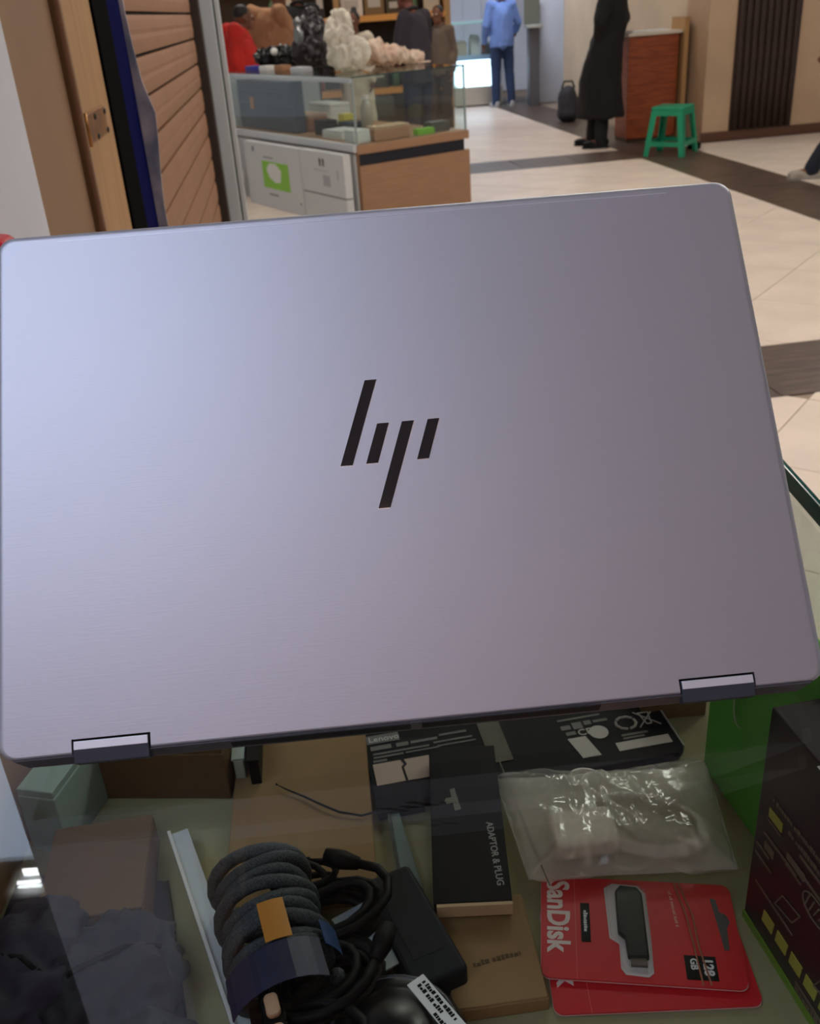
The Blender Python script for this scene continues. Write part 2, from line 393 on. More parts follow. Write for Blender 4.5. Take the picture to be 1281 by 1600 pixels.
struct(obj('wall_shop_back', bx(-3, 3, -1.75, -1.65, 0, 3.0), mat('shop_wall_pink', (206, 176, 170), .8)), 'pinkish wall of the shop behind the counter')

# ------------------------------------------------------------------ the counter the laptop stands on
ZG = 1.1300                                       # glass surface
X0, X1, Y0, Y1 = -.315, .252, .12, .70
ct = thing('glass_counter', 'glass-topped shop counter full of cables and boxes under the laptop', 'counter', (0, 0, 0))
tp = obj('glass_top', bx(X0, X1, Y0, Y1, ZG - .008, ZG), glass_top, ct)
obj('edge_strip', bx(X1, X1 + .004, Y0, Y1, ZG - .0125, ZG + .0005), glass_edge, ct, bevel=.001)
obj('side_glass', bx(X1 - .006, X1, Y0, Y1, .87, ZG - .008), glass, ct)
obj('front_glass', bx(X0, X1 - .006, Y1 - .006, Y1, .87, ZG - .008), glass, ct)
obj('side_panel', bx(X0, X0 + .012, Y0, Y1 - .006, .87, ZG - .008), lam_wood, ct)
obj('shelf', bx(X0, X1, Y0, Y1, .858, .88), olive, ct)
obj('cabinet', bx(X0 + .01, X1 - .01, Y0 + .01, Y1 - .01, 0, .858), lam_wood, ct)

# ------------------------------------------------------------------ laptop
lap = thing('laptop', 'silver grey laptop with a black logo standing half open on the glass counter', 'laptop', (-.0028, .3288, ZG), math.atan2(.042, .9991))
lid_m = bpy.data.materials.new('brushed_aluminium'); lid_m.use_nodes = True
nt = lid_m.node_tree; p = nt.nodes['Principled BSDF']
p.inputs['Base Color'].default_value = (*lin((184, 187, 194)), 1); p.inputs['Metallic'].default_value = .72; p.inputs['Roughness'].default_value = .46
tc = nt.nodes.new('ShaderNodeTexCoord'); mp = nt.nodes.new('ShaderNodeMapping'); nz = nt.nodes.new('ShaderNodeTexNoise'); bp = nt.nodes.new('ShaderNodeBump')
mp.inputs['Scale'].default_value = (60, 1400, 1400); nz.inputs['Scale'].default_value = 1; bp.inputs['Strength'].default_value = .04; bp.inputs['Distance'].default_value = .001
nt.links.new(tc.outputs['Object'], mp.inputs[0]); nt.links.new(mp.outputs[0], nz.inputs['Vector']); nt.links.new(nz.outputs['Fac'], bp.inputs['Height']); nt.links.new(bp.outputs[0], p.inputs['Normal'])
base_m = mat('laptop_base', (112, 110, 116), .42, metal=.6)
# lid frame in the laptop's own space: x along the hinge, v up the lid, n out of its back
tilt = math.atan2(.7551, .6556)                   # lid opened about 49 degrees from the base
Lm = Matrix(((1, 0, 0, 0), (0, math.cos(tilt), -math.sin(tilt), 0), (0, math.sin(tilt), math.cos(tilt), .0171), (0, 0, 0, 1)))
HW = .1805; HH = .2472; r = .0080; ER = .0040
def lid_ring(ins):                                # outline of the lid with its two hinge notches, drawn in by ins
    o = []; w, t_, b_, q = HW - ins, HH - ins, ins * .35, r - ins * .6
    for cx, cy, a0 in ((w - q, t_ - q, 0), (-w + q, t_ - q, 90), (-w + q, b_ + q, 180)):
        for k in range(7): a = math.radians(a0 + 15*k); o.append((cx + q*math.cos(a), cy + q*math.sin(a)))
    o += [(-.1482, b_), (-.1482, .0066), (-.1147, .0066), (-.1147, b_), (.1147, b_), (.1147, .0066), (.1482, .0066), (.1482, b_)]
    for k in range(7): a = math.radians(270 + 15*k); o.append((w - q + q*math.cos(a), b_ + q + q*math.sin(a)))
    return o
lb = MB(); rings = [[lb.bm.verts.new((*p_, -.0062)) for p_ in lid_ring(0)]]
for k in range(8):
    th = PI/2 * k/7; rings.append([lb.bm.verts.new((*p_, -ER + ER*math.sin(th))) for p_ in lid_ring(ER*(1 - math.cos(th)))])
nv_ = len(rings[0])
for A_, C_ in zip(rings, rings[1:]):
    for k in range(nv_): lb.bm.faces.new((A_[k], A_[(k+1) % nv_], C_[(k+1) % nv_], C_[k]))
lb.bm.faces.new(rings[0][::-1]); lb.bm.faces.new(rings[-1])
lid = obj('lid', lb, lid_m, lap); lid.matrix_local = Lm
for f in lid.data.polygons: f.use_smooth = True
wn = lid.modifiers.new('wn', 'WEIGHTED_NORMAL'); wn.weight = 100; wn.keep_sharp = False
# screen side
sc_m = mat('screen_off', (8, 8, 10), .12)
obj('screen', MB().prism(rrect(2*HW - .006, HH - .012, .006, cy=HH/2), -.0066, -.0062), sc_m, lid)
lg = mat('logo_black', (20, 19, 26), .08, metal=.0, coat=.6)
for q in ([(-.0096, .1574), (-.0041, .1574), (-.0186, .1168), (-.0242, .1168)], [(-.0057, .1357), (-.0002, .1357), (-.0069, .1169), (-.0124, .1169)],
          [(.0058, .1357), (.0114, .1357), (-.0032, .0954), (-.0087, .0954)], [(.0178, .1357), (.0232, .1357), (.0165, .1169), (.0110, .1169)]):
    obj('logo_bar', MB().prism(q[::-1], -.0006, .00025), lg, lid)
    cxm = sum(a for a, b in q)/4; cym = sum(b for a, b in q)/4
    e = [(a + (.00045 if a > cxm else -.0002), b + (.0002 if b > cym else -.00035)) for a, b in q]
    obj('logo_rim', MB().prism(e[::-1], -.0006, .00006), mat('logo_rim', (226, 222, 220), .25, metal=.9), lid)
obj('antenna_line', MB().prism([(-.1508, .2416), (.147, .2416), (.147, .2420), (-.1508, .2420)], -.0004, .00008), mat('line_bright', (214, 216, 226), .3, metal=.3), lid)
# base with a sloping rear edge
zt, zb = .0165, .0015
bb = MB(); D = .243
ring = lambda dy0, dx, z: [(-HW + dx + r, dy0, z), (-HW + dx, dy0 + r, z), (-HW + dx, D, z), (HW - dx, D, z), (HW - dx, dy0 + r, z), (HW - dx - r, dy0, z)]
A = [bb.bm.verts.new(v) for v in ring(.0, 0, zt)]; C1 = [bb.bm.verts.new(v) for v in ring(.005, .003, .0085)]; E1 = [bb.bm.verts.new(v) for v in ring(.013, .010, zb)]
bb.bm.faces.new(A); bb.bm.faces.new(E1[::-1])
for P, Q in ((A, C1), (C1, E1)):
    for k in range(6): bb.bm.faces.new((P[k], Q[k], Q[(k+1) % 6], P[(k+1) % 6]))
base = obj('base', bb, base_m, lap)
obj('keyboard', bx(-.15, .15, .03, .14, zt, zt + .0012), black, base)
obj('touchpad', bx(-.06, .06, .155, .23, zt, zt + .0003), base_m, base)
for fx in (-.13, .13):
    for fy in (.045, .22): obj('foot', MB().tube([(fx, fy, 0), (fx, fy, .002)], .006, 12), black, base)
# rear air vents follow the sloping face
vd = Vector((0, .005, -.008)); vn = Vector((0, -.008, -.005)).normalized()
for x0, x1 in ((-.081, -.0035), (.0015, .0795)):
    m = MB(); c0 = Vector((0, 0, zt)) + vd * .02 - vn * .0005; c1 = Vector((0, 0, zt)) + vd * .72 - vn*.0005
    pts = [Vector((x, 0, 0)) + c + vn * h for h in (0, .001) for c in (c0, c1) for x in (x0, x1)]
    v = [m.bm.verts.new(q) for q in pts]
    for f in ((0, 1, 3, 2), (4, 6, 7, 5), (0, 4, 5, 1), (2, 3, 7, 6), (0, 2, 6, 4), (1, 5, 7, 3)): m.bm.faces.new([v[i] for i in f])
    obj('vent', m, mat('vent_black', (6, 5, 7), .6), base)
hinge_m = mat('hinge_metal_lit', (226, 232, 238), .4, metal=.4)
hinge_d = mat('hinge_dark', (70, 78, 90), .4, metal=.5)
for hx in (-.1314, .1314):
    # barrel: upper facet coloured with the ceiling's reflected light, darker facet drops to the base
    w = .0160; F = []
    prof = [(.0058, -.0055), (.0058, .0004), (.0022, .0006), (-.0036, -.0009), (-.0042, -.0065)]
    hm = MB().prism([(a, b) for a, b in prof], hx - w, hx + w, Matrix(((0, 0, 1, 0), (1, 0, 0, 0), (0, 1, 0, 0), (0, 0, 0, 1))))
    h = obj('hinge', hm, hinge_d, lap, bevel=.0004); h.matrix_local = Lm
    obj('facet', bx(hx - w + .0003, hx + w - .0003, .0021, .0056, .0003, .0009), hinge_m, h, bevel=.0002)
    g = obj('hinge_gap', bx(hx - .0167, hx + .0167, -.001, .0066, -.0058, -.0025), mat('vent_black', (6, 5, 7), .6), lap); g.matrix_local = Lm

# ------------------------------------------------------------------ things inside the counter, on its shelf
ZS = .88
def mtx_plane(x, y, z, a=0): return T(x, y, z) @ Rz(a)
# flat kraft boxes
def kraft_box(label, corners_c, w, h, z0, hgt, a, m=kraft, cat='box', group=None, tape=None):
    t = thing('cardboard_box', label, cat, (corners_c[0], corners_c[1], z0), a, group)
    obj('body', bx(-w/2, w/2, -h/2, h/2, 0, hgt * .9), m, t, bevel=.001)
    obj('lid', bx(-w/2 + .0006, w/2 - .0006, -h/2 + .0006, h/2 - .0006, hgt * .9, hgt), m, t, bevel=.0008)
    if tape: obj('seam', bx(-w/2 + .002, w/2 - .002, -.0006, .0006, hgt, hgt + .0003), tape, t)
    return t
seam = mat('dark_seam', (70, 58, 40), .8)
kraft_d = mat('brown_card', (104, 78, 48), .8, noise_amt=.1, nscale=8)
kraft_box('flat brown cardboard box left of the laptop battery', (-.098, .555), .105, .19, ZS, .012, .06, kraft, tape=None)
k2 = kraft_box('brown cardboard box with a faint printed word below the black hanging pack', (.030, .413), .058, .078, ZS, .012, .08, kraft)
scribble('printed_word', .03, .004, mat('brown_ink', (92, 68, 42), .8), k2, T(-.012, -.012, .0121) @ Rz(.12), 3)
kraft_box('brown box in the back left corner of the counter shelf', (-.215, .63), .13, .1, ZS, .05, -.1, kraft_d)
kraft_box('pale box standing beside the brown boxes under the left hinge', (-.272, .575), .03, .09, ZS, .06, -.25, mat('pale_teal_card', (170, 196, 190), .6))
kraft_box('brown box at the far left of the shelf behind the grey divider', (-.232, .485), .07, .085, ZS + .0016, .03, .12, kraft_d)
kraft_box('brown box behind the battery under the right hinge', (.205, .655), .055, .05, ZS, .045, .05, kraft_d)
# clear and grey strips standing between the boxes
for i, (x, y, m, l, hh, ln) in enumerate(((-.150, .62, mat('pale_strip', (178, 192, 180), .5), 'pale plastic strip standing left of the thin black strip', .03, .075), (-.138, .625, black, 'thin black strip standing beside the flat brown box', .034, .1), (-.163, .625, mat('dark_olive', (56, 48, 34), .7), 'dark olive strip standing between the brown boxes', .032, .09))):
    t = thing('plastic_strip', l, 'strip', (x, y, ZS), .08)
    obj('strip', bx(-.004, .004, -ln/2, ln/2, 0, hh), m, t, bevel=.001); obj('lip', bx(-.005, .005, -ln/2, ln/2, hh, hh + .002), m, t)
# aluminium divider
dv = thing('divider_bar', 'pale grey aluminium divider bar running across the shelf beside the braided cord', 'divider', (-.186, .527, ZS), 0)
import_dir = Vector((.069, -.161, 0)).normalized(); da = math.atan2(import_dir.y, import_dir.x)
m_ = MB().box(0, .28, -.007, .007, .012, .016); m_.box(0, .28, .003, .007, 0, .012)
m_.bm.transform(Rz(da)); obj('flange', m_, alu_w, dv)
m_ = MB().box(0, .28, -.0075, -.0052, .012, .020); m_.bm.transform(Rz(da)); obj('ridge', m_, mat('bright_ridge', (226, 230, 228), .3, metal=.4), dv)
mt_ = thing('darkening_mat', 'dark mat added to darken the shelf left of the aluminium divider', 'mat', (-.238, .345, ZS), 0)
obj('sheet', MB().prism([(-.062, -.2), (.15, -.2), (.048, .150), (-.062, .165)], 0, .0016), mat('mat_dark', (46, 48, 54), .7, noise_amt=.2, nscale=30, spec=.2), mt_); obj('hem', MB().tube([(.15, -.2, .002), (.048, .150, .002)], .0008, 6), black, mt_)  # added sheet that darkens the bare shelf left of the divider
# braided cord coil with its label
cord = mat('braided_cord', (74, 84, 90), .6, nscale=900, rgb2=(26, 30, 34), bump=.3)
cl = thing('cable_coil', 'grey black braided cable coil with an orange and navy sleeve', 'cable', (-.116, .458, ZS + .034), math.atan2(-.14, .042) )
pts = []; turns = 9
for k in range(turns * 22 + 1):
    a = 2*PI*k/22; u = k / (turns*22)
    rr = .0255 + .0018 * math.sin(a * .37) ; pts.append((-.006 + .088*u + .0025*math.sin(a*1.7), rr*1.12 * math.cos(a), rr * math.sin(a)))
obj('cord', MB().tube(pts, .0046, 8), cord, cl, smooth=True)
def arc_band(x0, x1, a0, a1, rr, n=10):
    m = MB(); poly = [(rr*1.08*math.cos(a0 + (a1-a0)*k/n), rr*math.sin(a0 + (a1-a0)*k/n)) for k in range(n+1)]
    poly += [(x*.985, y*.985) for x, y in poly[::-1]]
    m.prism(poly, x0, x1, Matrix(((0, 0, 1, 0), (1, 0, 0, 0), (0, 1, 0, 0), (0, 0, 0, 1)))); return m
obj('orange_label', arc_band(.046, .075, PI*.42, PI*.56, .0338), mat('orange_label', (196, 130, 40), .5), cl)
obj('navy_sleeve', arc_band(.077, .104, PI*.28, PI*.86, .0341), mat('navy_sleeve', (34, 36, 66), .4), cl)
obj('blue_label', arc_band(.062, .080, PI*.08, PI*.24, .0342), mat('blue_label', (40, 72, 120), .4), cl)
for k, xx in enumerate((.112, .131)):
    pg = obj('plug', MB().prism(rrect(.02, .012, .003), 0, .018), black, cl, loc=(xx, -.011, .008), bevel=.001)
    obj('contact', MB().prism(rrect(.014, .008, .003), .018, .0225), mat('peach_plug', (190, 150, 118), .5), pg, bevel=.0015)
# loose dark cables
def cable(label, c, R, n, seed, z, rr=.0028, m=black, group='loose black cables on the shelf'):
    rnd = random.Random(seed); P = []; ph = rnd.random()*6; tx = rnd.random()*.5
    for k in range(n*14 + 1):
        a = 2*PI*k/14; w = 1 + .25*math.sin(a*.31 + ph)
        P.append((R*w*math.cos(a + ph), R*.72*w*math.sin(a + ph) + .004*math.sin(a*.5), .004 + .018*abs(math.sin(a*.23 + ph)) + .0025*k/14))
    t = thing('cable', label, 'cable', (*c, z), tx, group)
    obj('wire', MB().tube(P, rr, 8), m, t, smooth=True)
    e = Vector(P[-1]); d = (Vector(P[-1]) - Vector(P[-2])).normalized()
    obj('plug', MB().tube([e, e + d*.012, e + d*.024], [rr*1.3, rr*2, rr*1.7], 8), m, t, smooth=True); return t
cable('black cable coil right of the braided coil near the black adapter', (-.066, .435), .03, 7, 1, ZS, .0032)
cable('black cable coil at the bottom of the picture left of the round black speaker', (-.072, .385), .03, 8, 2, ZS, .0034)
cable('black cable coil lowest in the pile near the navy sleeve', (-.085, .335), .034, 7, 3, ZS, .0034)
cable('thin black cable loop standing at the top of the cable pile', (-.088, .463), .019, 3, 4, ZS + .006, .0024)
dk_cloth = mat('dark_pouch', (30, 30, 38), .7, noise_amt=.25, nscale=20, bump=.2)  # invented pouches that fill the dark left part of the shelf
def pouch(label, c, rx, ry, rz, a, seed, m):
    b = MB().ell((0, 0, rz), (rx, ry, rz), seg=24)
    me = remeshed(b, .004, 1, .007, 45, seed, 1.5)
    t = thing('filler_pouch', label, 'pouch', (*c, ZS), a, 'dark pouches in the left of the counter'); obj('body', me, m, t)
    obj('zip', MB().tube([(-rx*.7, -.004, rz*1.72), (-rx*.3, 0, rz*1.98), (rx*.3, .002, rz*2.0), (rx*.7, -.002, rz*1.72)], .002, 6), black, t, smooth=True); return t
pouch('dark grey pouch added to fill the dark area left of the aluminium divider', (-.205, .40), .05, .045, .022, .4, 1, dk_cloth)
pouch('dark violet pouch added to fill the dark lower left corner of the counter', (-.262, .40), .04, .06, .026, -.3, 5, mat('violet_pouch', (40, 36, 52), .7, noise_amt=.3, nscale=20, bump=.2))
pouch('black pouch added to fill the dark area nearest the camera beside the divider', (-.175, .33), .05, .045, .022, .1, 9, mat('black_pouch', (22, 24, 28), .6, noise_amt=.3, nscale=25, bump=.2))
# power adapter
pa = thing('power_adapter', 'black rectangular power adapter lying beside the cable pile', 'adapter', (-.018, .425, ZS), -1.18)
obj('case', MB().prism(rrect(.09, .036, .004), 0, .026), mat('adapter_black', (28, 32, 36), .55, spec=.15), pa, bevel=.003, bseg=3)
obj('label', bx(-.034, .026, -.010, .010, .0258, .0263), mat('adapter_label', (34, 36, 40), .6, spec=.15), pa)
gc = thing('paper_slip', 'pale grey paper slip between the cables and the black adapter', 'paper', (-.045, .418, ZS + .022), -1.05)
obj('sheet', bx(-.026, .026, -.013, .013, 0, .0012), mat('grey_paper', (160, 170, 176), .6), gc); obj('fold', bx(-.002, -.001, -.013, .013, .0012, .0018), grey_print, gc)
# round black speaker dome with a printed white tag
sd = thing('speaker_dome', 'round glossy black speaker dome at the bottom edge of the picture', 'speaker', (-.030, .347, ZS), 0)
prof = [(.040, 0), (.043, .006), (.043, .02), (.040, .028), (.034, .033), (.030, .031), (.026, .033), (.018, .040), (.008, .0435), (.001, .044)]
dm = MB(); dm.loft([(0, 0, z, a, a) for a, z in prof], 32); obj('body', dm, mat('speaker_gloss', (12, 12, 15), .32), sd, smooth=True)
rg = MB().tube([(.036*math.cos(2*PI*k/32), .036*math.sin(2*PI*k/32), .031) for k in range(32)], .0018, 6, closed=True); obj('rim', rg, mat('rim_grey', (60, 62, 68), .3), sd, smooth=True)
tg_ = thing('printed_tag', 'narrow white printed tag leaning on the round black speaker', 'tag', (-.001, .350, ZS + .040), -.98)
obj('strip', bx(-.028, .03, -.0058, .0058, 0, .0008), white, tg_)
for k in range(3): scribble('print_line', (.03, .022, .014)[k], .003, black, tg_, T(-.024 + (k == 2)*.02, .0018 - k*.0036, .0009), k + 4)

# laptop battery
bt = thing('laptop_battery', 'long black laptop battery with white labels under the hinge side of the laptop', 'battery', (-.041, .543, ZS + .002), math.atan2(.148, .989))
bp_ = [(0, .012), (0, .088), (.246, .088), (.246, .006), (.240, 0), (.03, 0), (.03, -.004), (.0, -.004)]
obj('body', MB().prism([(0, -.006), (.036, -.006), (.036, .0), (.240, 0), (.246, .006), (.246, .088), (0, .088)], 0, .008), mat('battery_black', (14, 15, 20), .6, spec=.12), bt, bevel=.0008)
lw = mat('label_white', (196, 190, 184), .6); lg_ = mat('label_grey', (110, 106, 102), .6)
ZT = .0081
s1 = obj('sticker', bx(.004, .056, .022, .046, ZT, ZT + .0004), mat('sticker_pinkish', (188, 164, 148), .6), bt)
obj('crack_mark', MB().prism([(.026, .046), (.029, .046), (.0305, .040), (.0275, .037), (.0285, .022), (.0265, .022), (.0258, .038), (.0282, .0405)], ZT + .0004, ZT + .0006), black, s1)
s2 = obj('brand_label', bx(.003, .030, .070, .080, ZT, ZT + .0003), lg_, bt); text('brand_text', 'Lenovo', .0085, lw, s2, T(.0045, .0722, ZT + .0003), bold=.0001)
for k, (x0, x1, y0, y1) in enumerate(((.005, .022, .062, .067), (.026, .036, .062, .0665), (.038, .06, .063, .066), (.062, .085, .066, .0685), (.006, .052, .0565, .0585), (.056, .088, .0585, .0605), (.006, .03, .0525, .0545), (.032, .06, .053, .0545), (.058, .09, .054, .0556), (.005, .016, .048, .0505))):
    obj('print_line', bx(x0, x1, y0, y1, ZT, ZT + .0002), lg_, bt)
obj('grey_tape', bx(.095, .113, .024, .09, ZT, ZT + .0006), mat('tape_grey', (98, 92, 80), .7, noise_amt=.15, nscale=60), bt)
obj('white_sticker', MB().prism([(.166, .012), (.181, .012), (.176, .036), (.161, .036)], ZT, ZT + .0004), lw, bt)
obj('long_sticker', bx(.196, .240, .0125, .022, ZT, ZT + .0004), lw, bt)
obj('round_sticker', MB().tube([(.188, .038, ZT), (.188, .038, ZT + .0004)], .0078, 24), lw, bt)
text('ce_mark', 'CE', .010, lw, bt, T(.1715, .038, ZT), bold=.0001)
for k, (x0, x1, y0, y1) in enumerate(((.160, .168, .047, .052), (.170, .178, .046, .054), (.180, .186, .049, .054), (.188, .200, .050, .053), (.162, .170, .040, .044), (.204, .226, .028, .0305), (.204, .222, .0245, .0265), (.160, .196, .058, .060))):
    obj('print_line', bx(x0, x1, y0, y1, ZT, ZT + .0002), lg_, bt)
for k in range(3):       # recycling arrows
    a = PI/2 + k*2*PI/3; c = Vector((.213, .043, ZT)); P_ = [c + Vector((.0085*math.cos(a + d), .0075*math.sin(a + d), 0)) for d in (-.95, -.35, .35, .95)]
    obj('recycle_arrow', MB().tube(P_, .0012, 6), lw, bt)
bn = MB()
for a, b in (((.226, .052), (.236, .052)), ((.227, .052), (.229, .038)), ((.235, .052), (.233, .038)), ((.229, .038), (.233, .038)), ((.223, .054), (.240, .035)), ((.240, .054), (.222, .035))):
    bn.tube([(*a, ZT), (*b, ZT)], .0006, 5)
obj('crossed_bin', bn, lw, bt)
obj('side_edge', bx(.246, .2472, .006, .088, .002, .0086), mat('edge_pale', (168, 166, 160), .5), bt)
wq = thing('thin_wire', 'thin black wire curling left from the battery corner', 'wire', (-.04, .535, ZS + .014), 0)
obj('strand', MB().tube([(0, 0, 0), (-.012, -.003, 0), (-.028, .001, .001), (-.042, .010, .001), (-.056, .021, 0), (-.070, .029, .001), (-.078, .036, 0)], [.0009]*5 + [.0006, .0004], 6), black, wq, smooth=True)
obj('tip', MB().ell((-.078, .036, 0), .0009), black, wq)
# green board under battery / pack, and clear sheet
ob = thing('card_sheet', 'pale olive card sheet lying under the black hanging pack', 'card', (-.006, .50, ZS), .03)
obj('sheet', bx(-.026, .05, -.075, .09, 0, .0018), mat('pale_olive', (158, 154, 118), .7), ob); obj('fold', bx(-.026, -.022, -.075, .09, .0018, .0024), olive, ob)
cp = thing('glass_strip', 'narrow clear glass strip pointing towards the black adapter', 'strip', (-.026, .497, ZS + .003), 0)
gsx = MB().prism([(-.006, .05), (.001, .046), (.017, -.030), (.003, -.030)], 0, .004); obj('strip', gsx, mat('grey_glass', (130, 146, 140), .1, metal=.2), cp, bevel=.0008); obj('edge', MB().prism([(-.008, .05), (-.006, .05), (.003, -.030), (.001, -.030)], 0, .005), mat('edge_dark', (34, 40, 30), .4), cp)

# black pack with hang hole
hp_ = thing('hanging_pack', 'slim black cardboard pack with a hang hole lying over the battery', 'pack', (.0245, .512, ZS + .013), -.03)
slot = [(-.011, .028), (-.0075, .0295), (-.0035, .008), (-.008, .0065), (-.0092, .0145), (-.0135, .0135), (-.0150, .0165), (-.0140, .0195), (-.0098, .0200)]
obj('body', bx(-.0255, .0255, -.074, .074, 0, .012), mat('pack_black', (20, 20, 23), .6, noise_amt=.2, nscale=14, spec=.12), hp_, bevel=.0006)
obj('bottom_flap', bx(-.0235, .0255, -.0765, -.074, .002, .0115), mat('flap_cream', (196, 170, 132), .7), hp_)
obj('hang_hole', MB().prism(slot, .0119, .0122), mat('hole_grey', (112, 110, 100), .6), hp_)
text('pack_text', 'ADAPTOR & PLUG', .0068, mat('silver_ink', (150, 150, 150), .4), hp_, T(.0135, -.006, .0121) @ Rz(-PI/2 + .06), bold=.00005)

# clear plastic bag with cable and adapter inside
bag_m = glassmat('clear_film', (.97, .97, .95), 1.5, .10, ((.95, .92, .86), .31))
pbm = MB(); nx, ny = 90, 64; top = []; bot = []
bo = [(.050, .562), (.212, .560), (.203, .461), (.062, .464)]
def bq(u, v):
    a = Vector(bo[0]).lerp(Vector(bo[1]), u); b = Vector(bo[3]).lerp(Vector(bo[2]), u); return a.lerp(b, v)
def crinkle(x, y, s): 
    return abs(noise.noise((x*s, y*s, 1.7))) 
for i in range(nx+1):
    for j_ in range(ny+1):
        u, v = i/nx, j_/ny; q = bq(u, v)
        e = min(u, 1-u, v, 1-v); puff = min(1, e*5)**.6
        z = .013 + puff*(.020 - .010*crinkle(q.x + .012*noise.noise((q.x*30, q.y*30, 0)), q.y, 19) - .005*crinkle(q.x*1.7, q.y*.6, 48) - .0012*crinkle(q.x, q.y, 120)) + .004*math.sin(u*9 + v*3)*(1 - puff)
        wv = .003*noise.noise((u*7, v*7, 4)) * (1 if e < .02 else 0)
        top.append(pbm.bm.verts.new((q.x + wv, q.y + wv, z)))
for i in range(nx):
    for j_ in range(ny):
        k = i*(ny+1) + j_; pbm.bm.faces.new((top[k], top[k+1], top[k+ny+2], top[k+ny+1]))
pb = thing('plastic_bag', 'crinkled clear plastic bag holding a white cable and adapter', 'bag', (0, 0, ZS), 0)
film = obj('film', pbm, bag_m, pb, smooth=True)
pbl = MB()
for i in range(nx+1):
    for j_ in range(ny+1):
        q = bq(i/nx, j_/ny); q2_ = pbl.bm.verts.new((q.x, q.y, .0115 + .001*noise.noise((q.x*30, q.y*30, 0))))
pbl.bm.verts.ensure_lookup_table()
for i in range(nx):
    for j_ in range(ny):
        k = i*(ny+1) + j_; V = pbl.bm.verts; pbl.bm.faces.new((V[k], V[k+1], V[k+ny+2], V[k+ny+1]))
obj('back_film', pbl, glassmat('back_film', (.97, .97, .95), 1.45, .2, ((.95, .92, .86), .6)), pb, smooth=True)
obj('seal', MB().tube([(.0545, .577, .0185), (.061, .53, .021), (.067, .49, .021), (.0745, .452, .019)], .0006, 5), mat('seal_line', (120, 116, 104), .5), pb)
wa = thing('charger_plug', 'white charger block inside the clear plastic bag', 'charger', (.105, .496, ZS + .0125), .08)
obj('block', MB().prism(rrect(.046, .036, .005), 0, .012), mat('charger_white', (236, 230, 220), .4), wa, bevel=.003, bseg=3); obj('prong', bx(-.018, -.012, .018, .028, .004, .007), alu, wa); obj('prong', bx(.010, .016, .018, .028, .004, .007), alu, wa)
wc = thing('charging_cable', 'white cable coil inside the clear plastic bag', 'cable', (.150, .505, ZS + .0125), -.35)
P_ = [(.045*math.cos(2*PI*k/26)*(1 - .05*(k//26)), .028*math.sin(2*PI*k/26)*(1 - .06*(k//26)), .0018*(k/26)) for k in range(80)]
P_ += [(.05 - .012*k, .004*k - .012 + .02, .006) for k in range(0)]
obj('wire', MB().tube(P_, .0016, 7), mat('cable_white', (244, 242, 236), .4), wc, smooth=True)
P_ = [(-.045 + .012*math.cos(2*PI*k/20), .03 + .008*math.sin(2*PI*k/20), .0065) for k in range(15)] + [(-.03, .012, .0065), (.0, -.004, .007), (.03, -.014, .006)]
obj('wire_end', MB().tube(P_, .0017, 7), MATS['cable_white'], wc, smooth=True)
obj('plug', MB().prism(rrect(.012, .006, .002), 0, .004), MATS['cable_white'], wc, loc=(.034, -.015, .004), bevel=.0006)

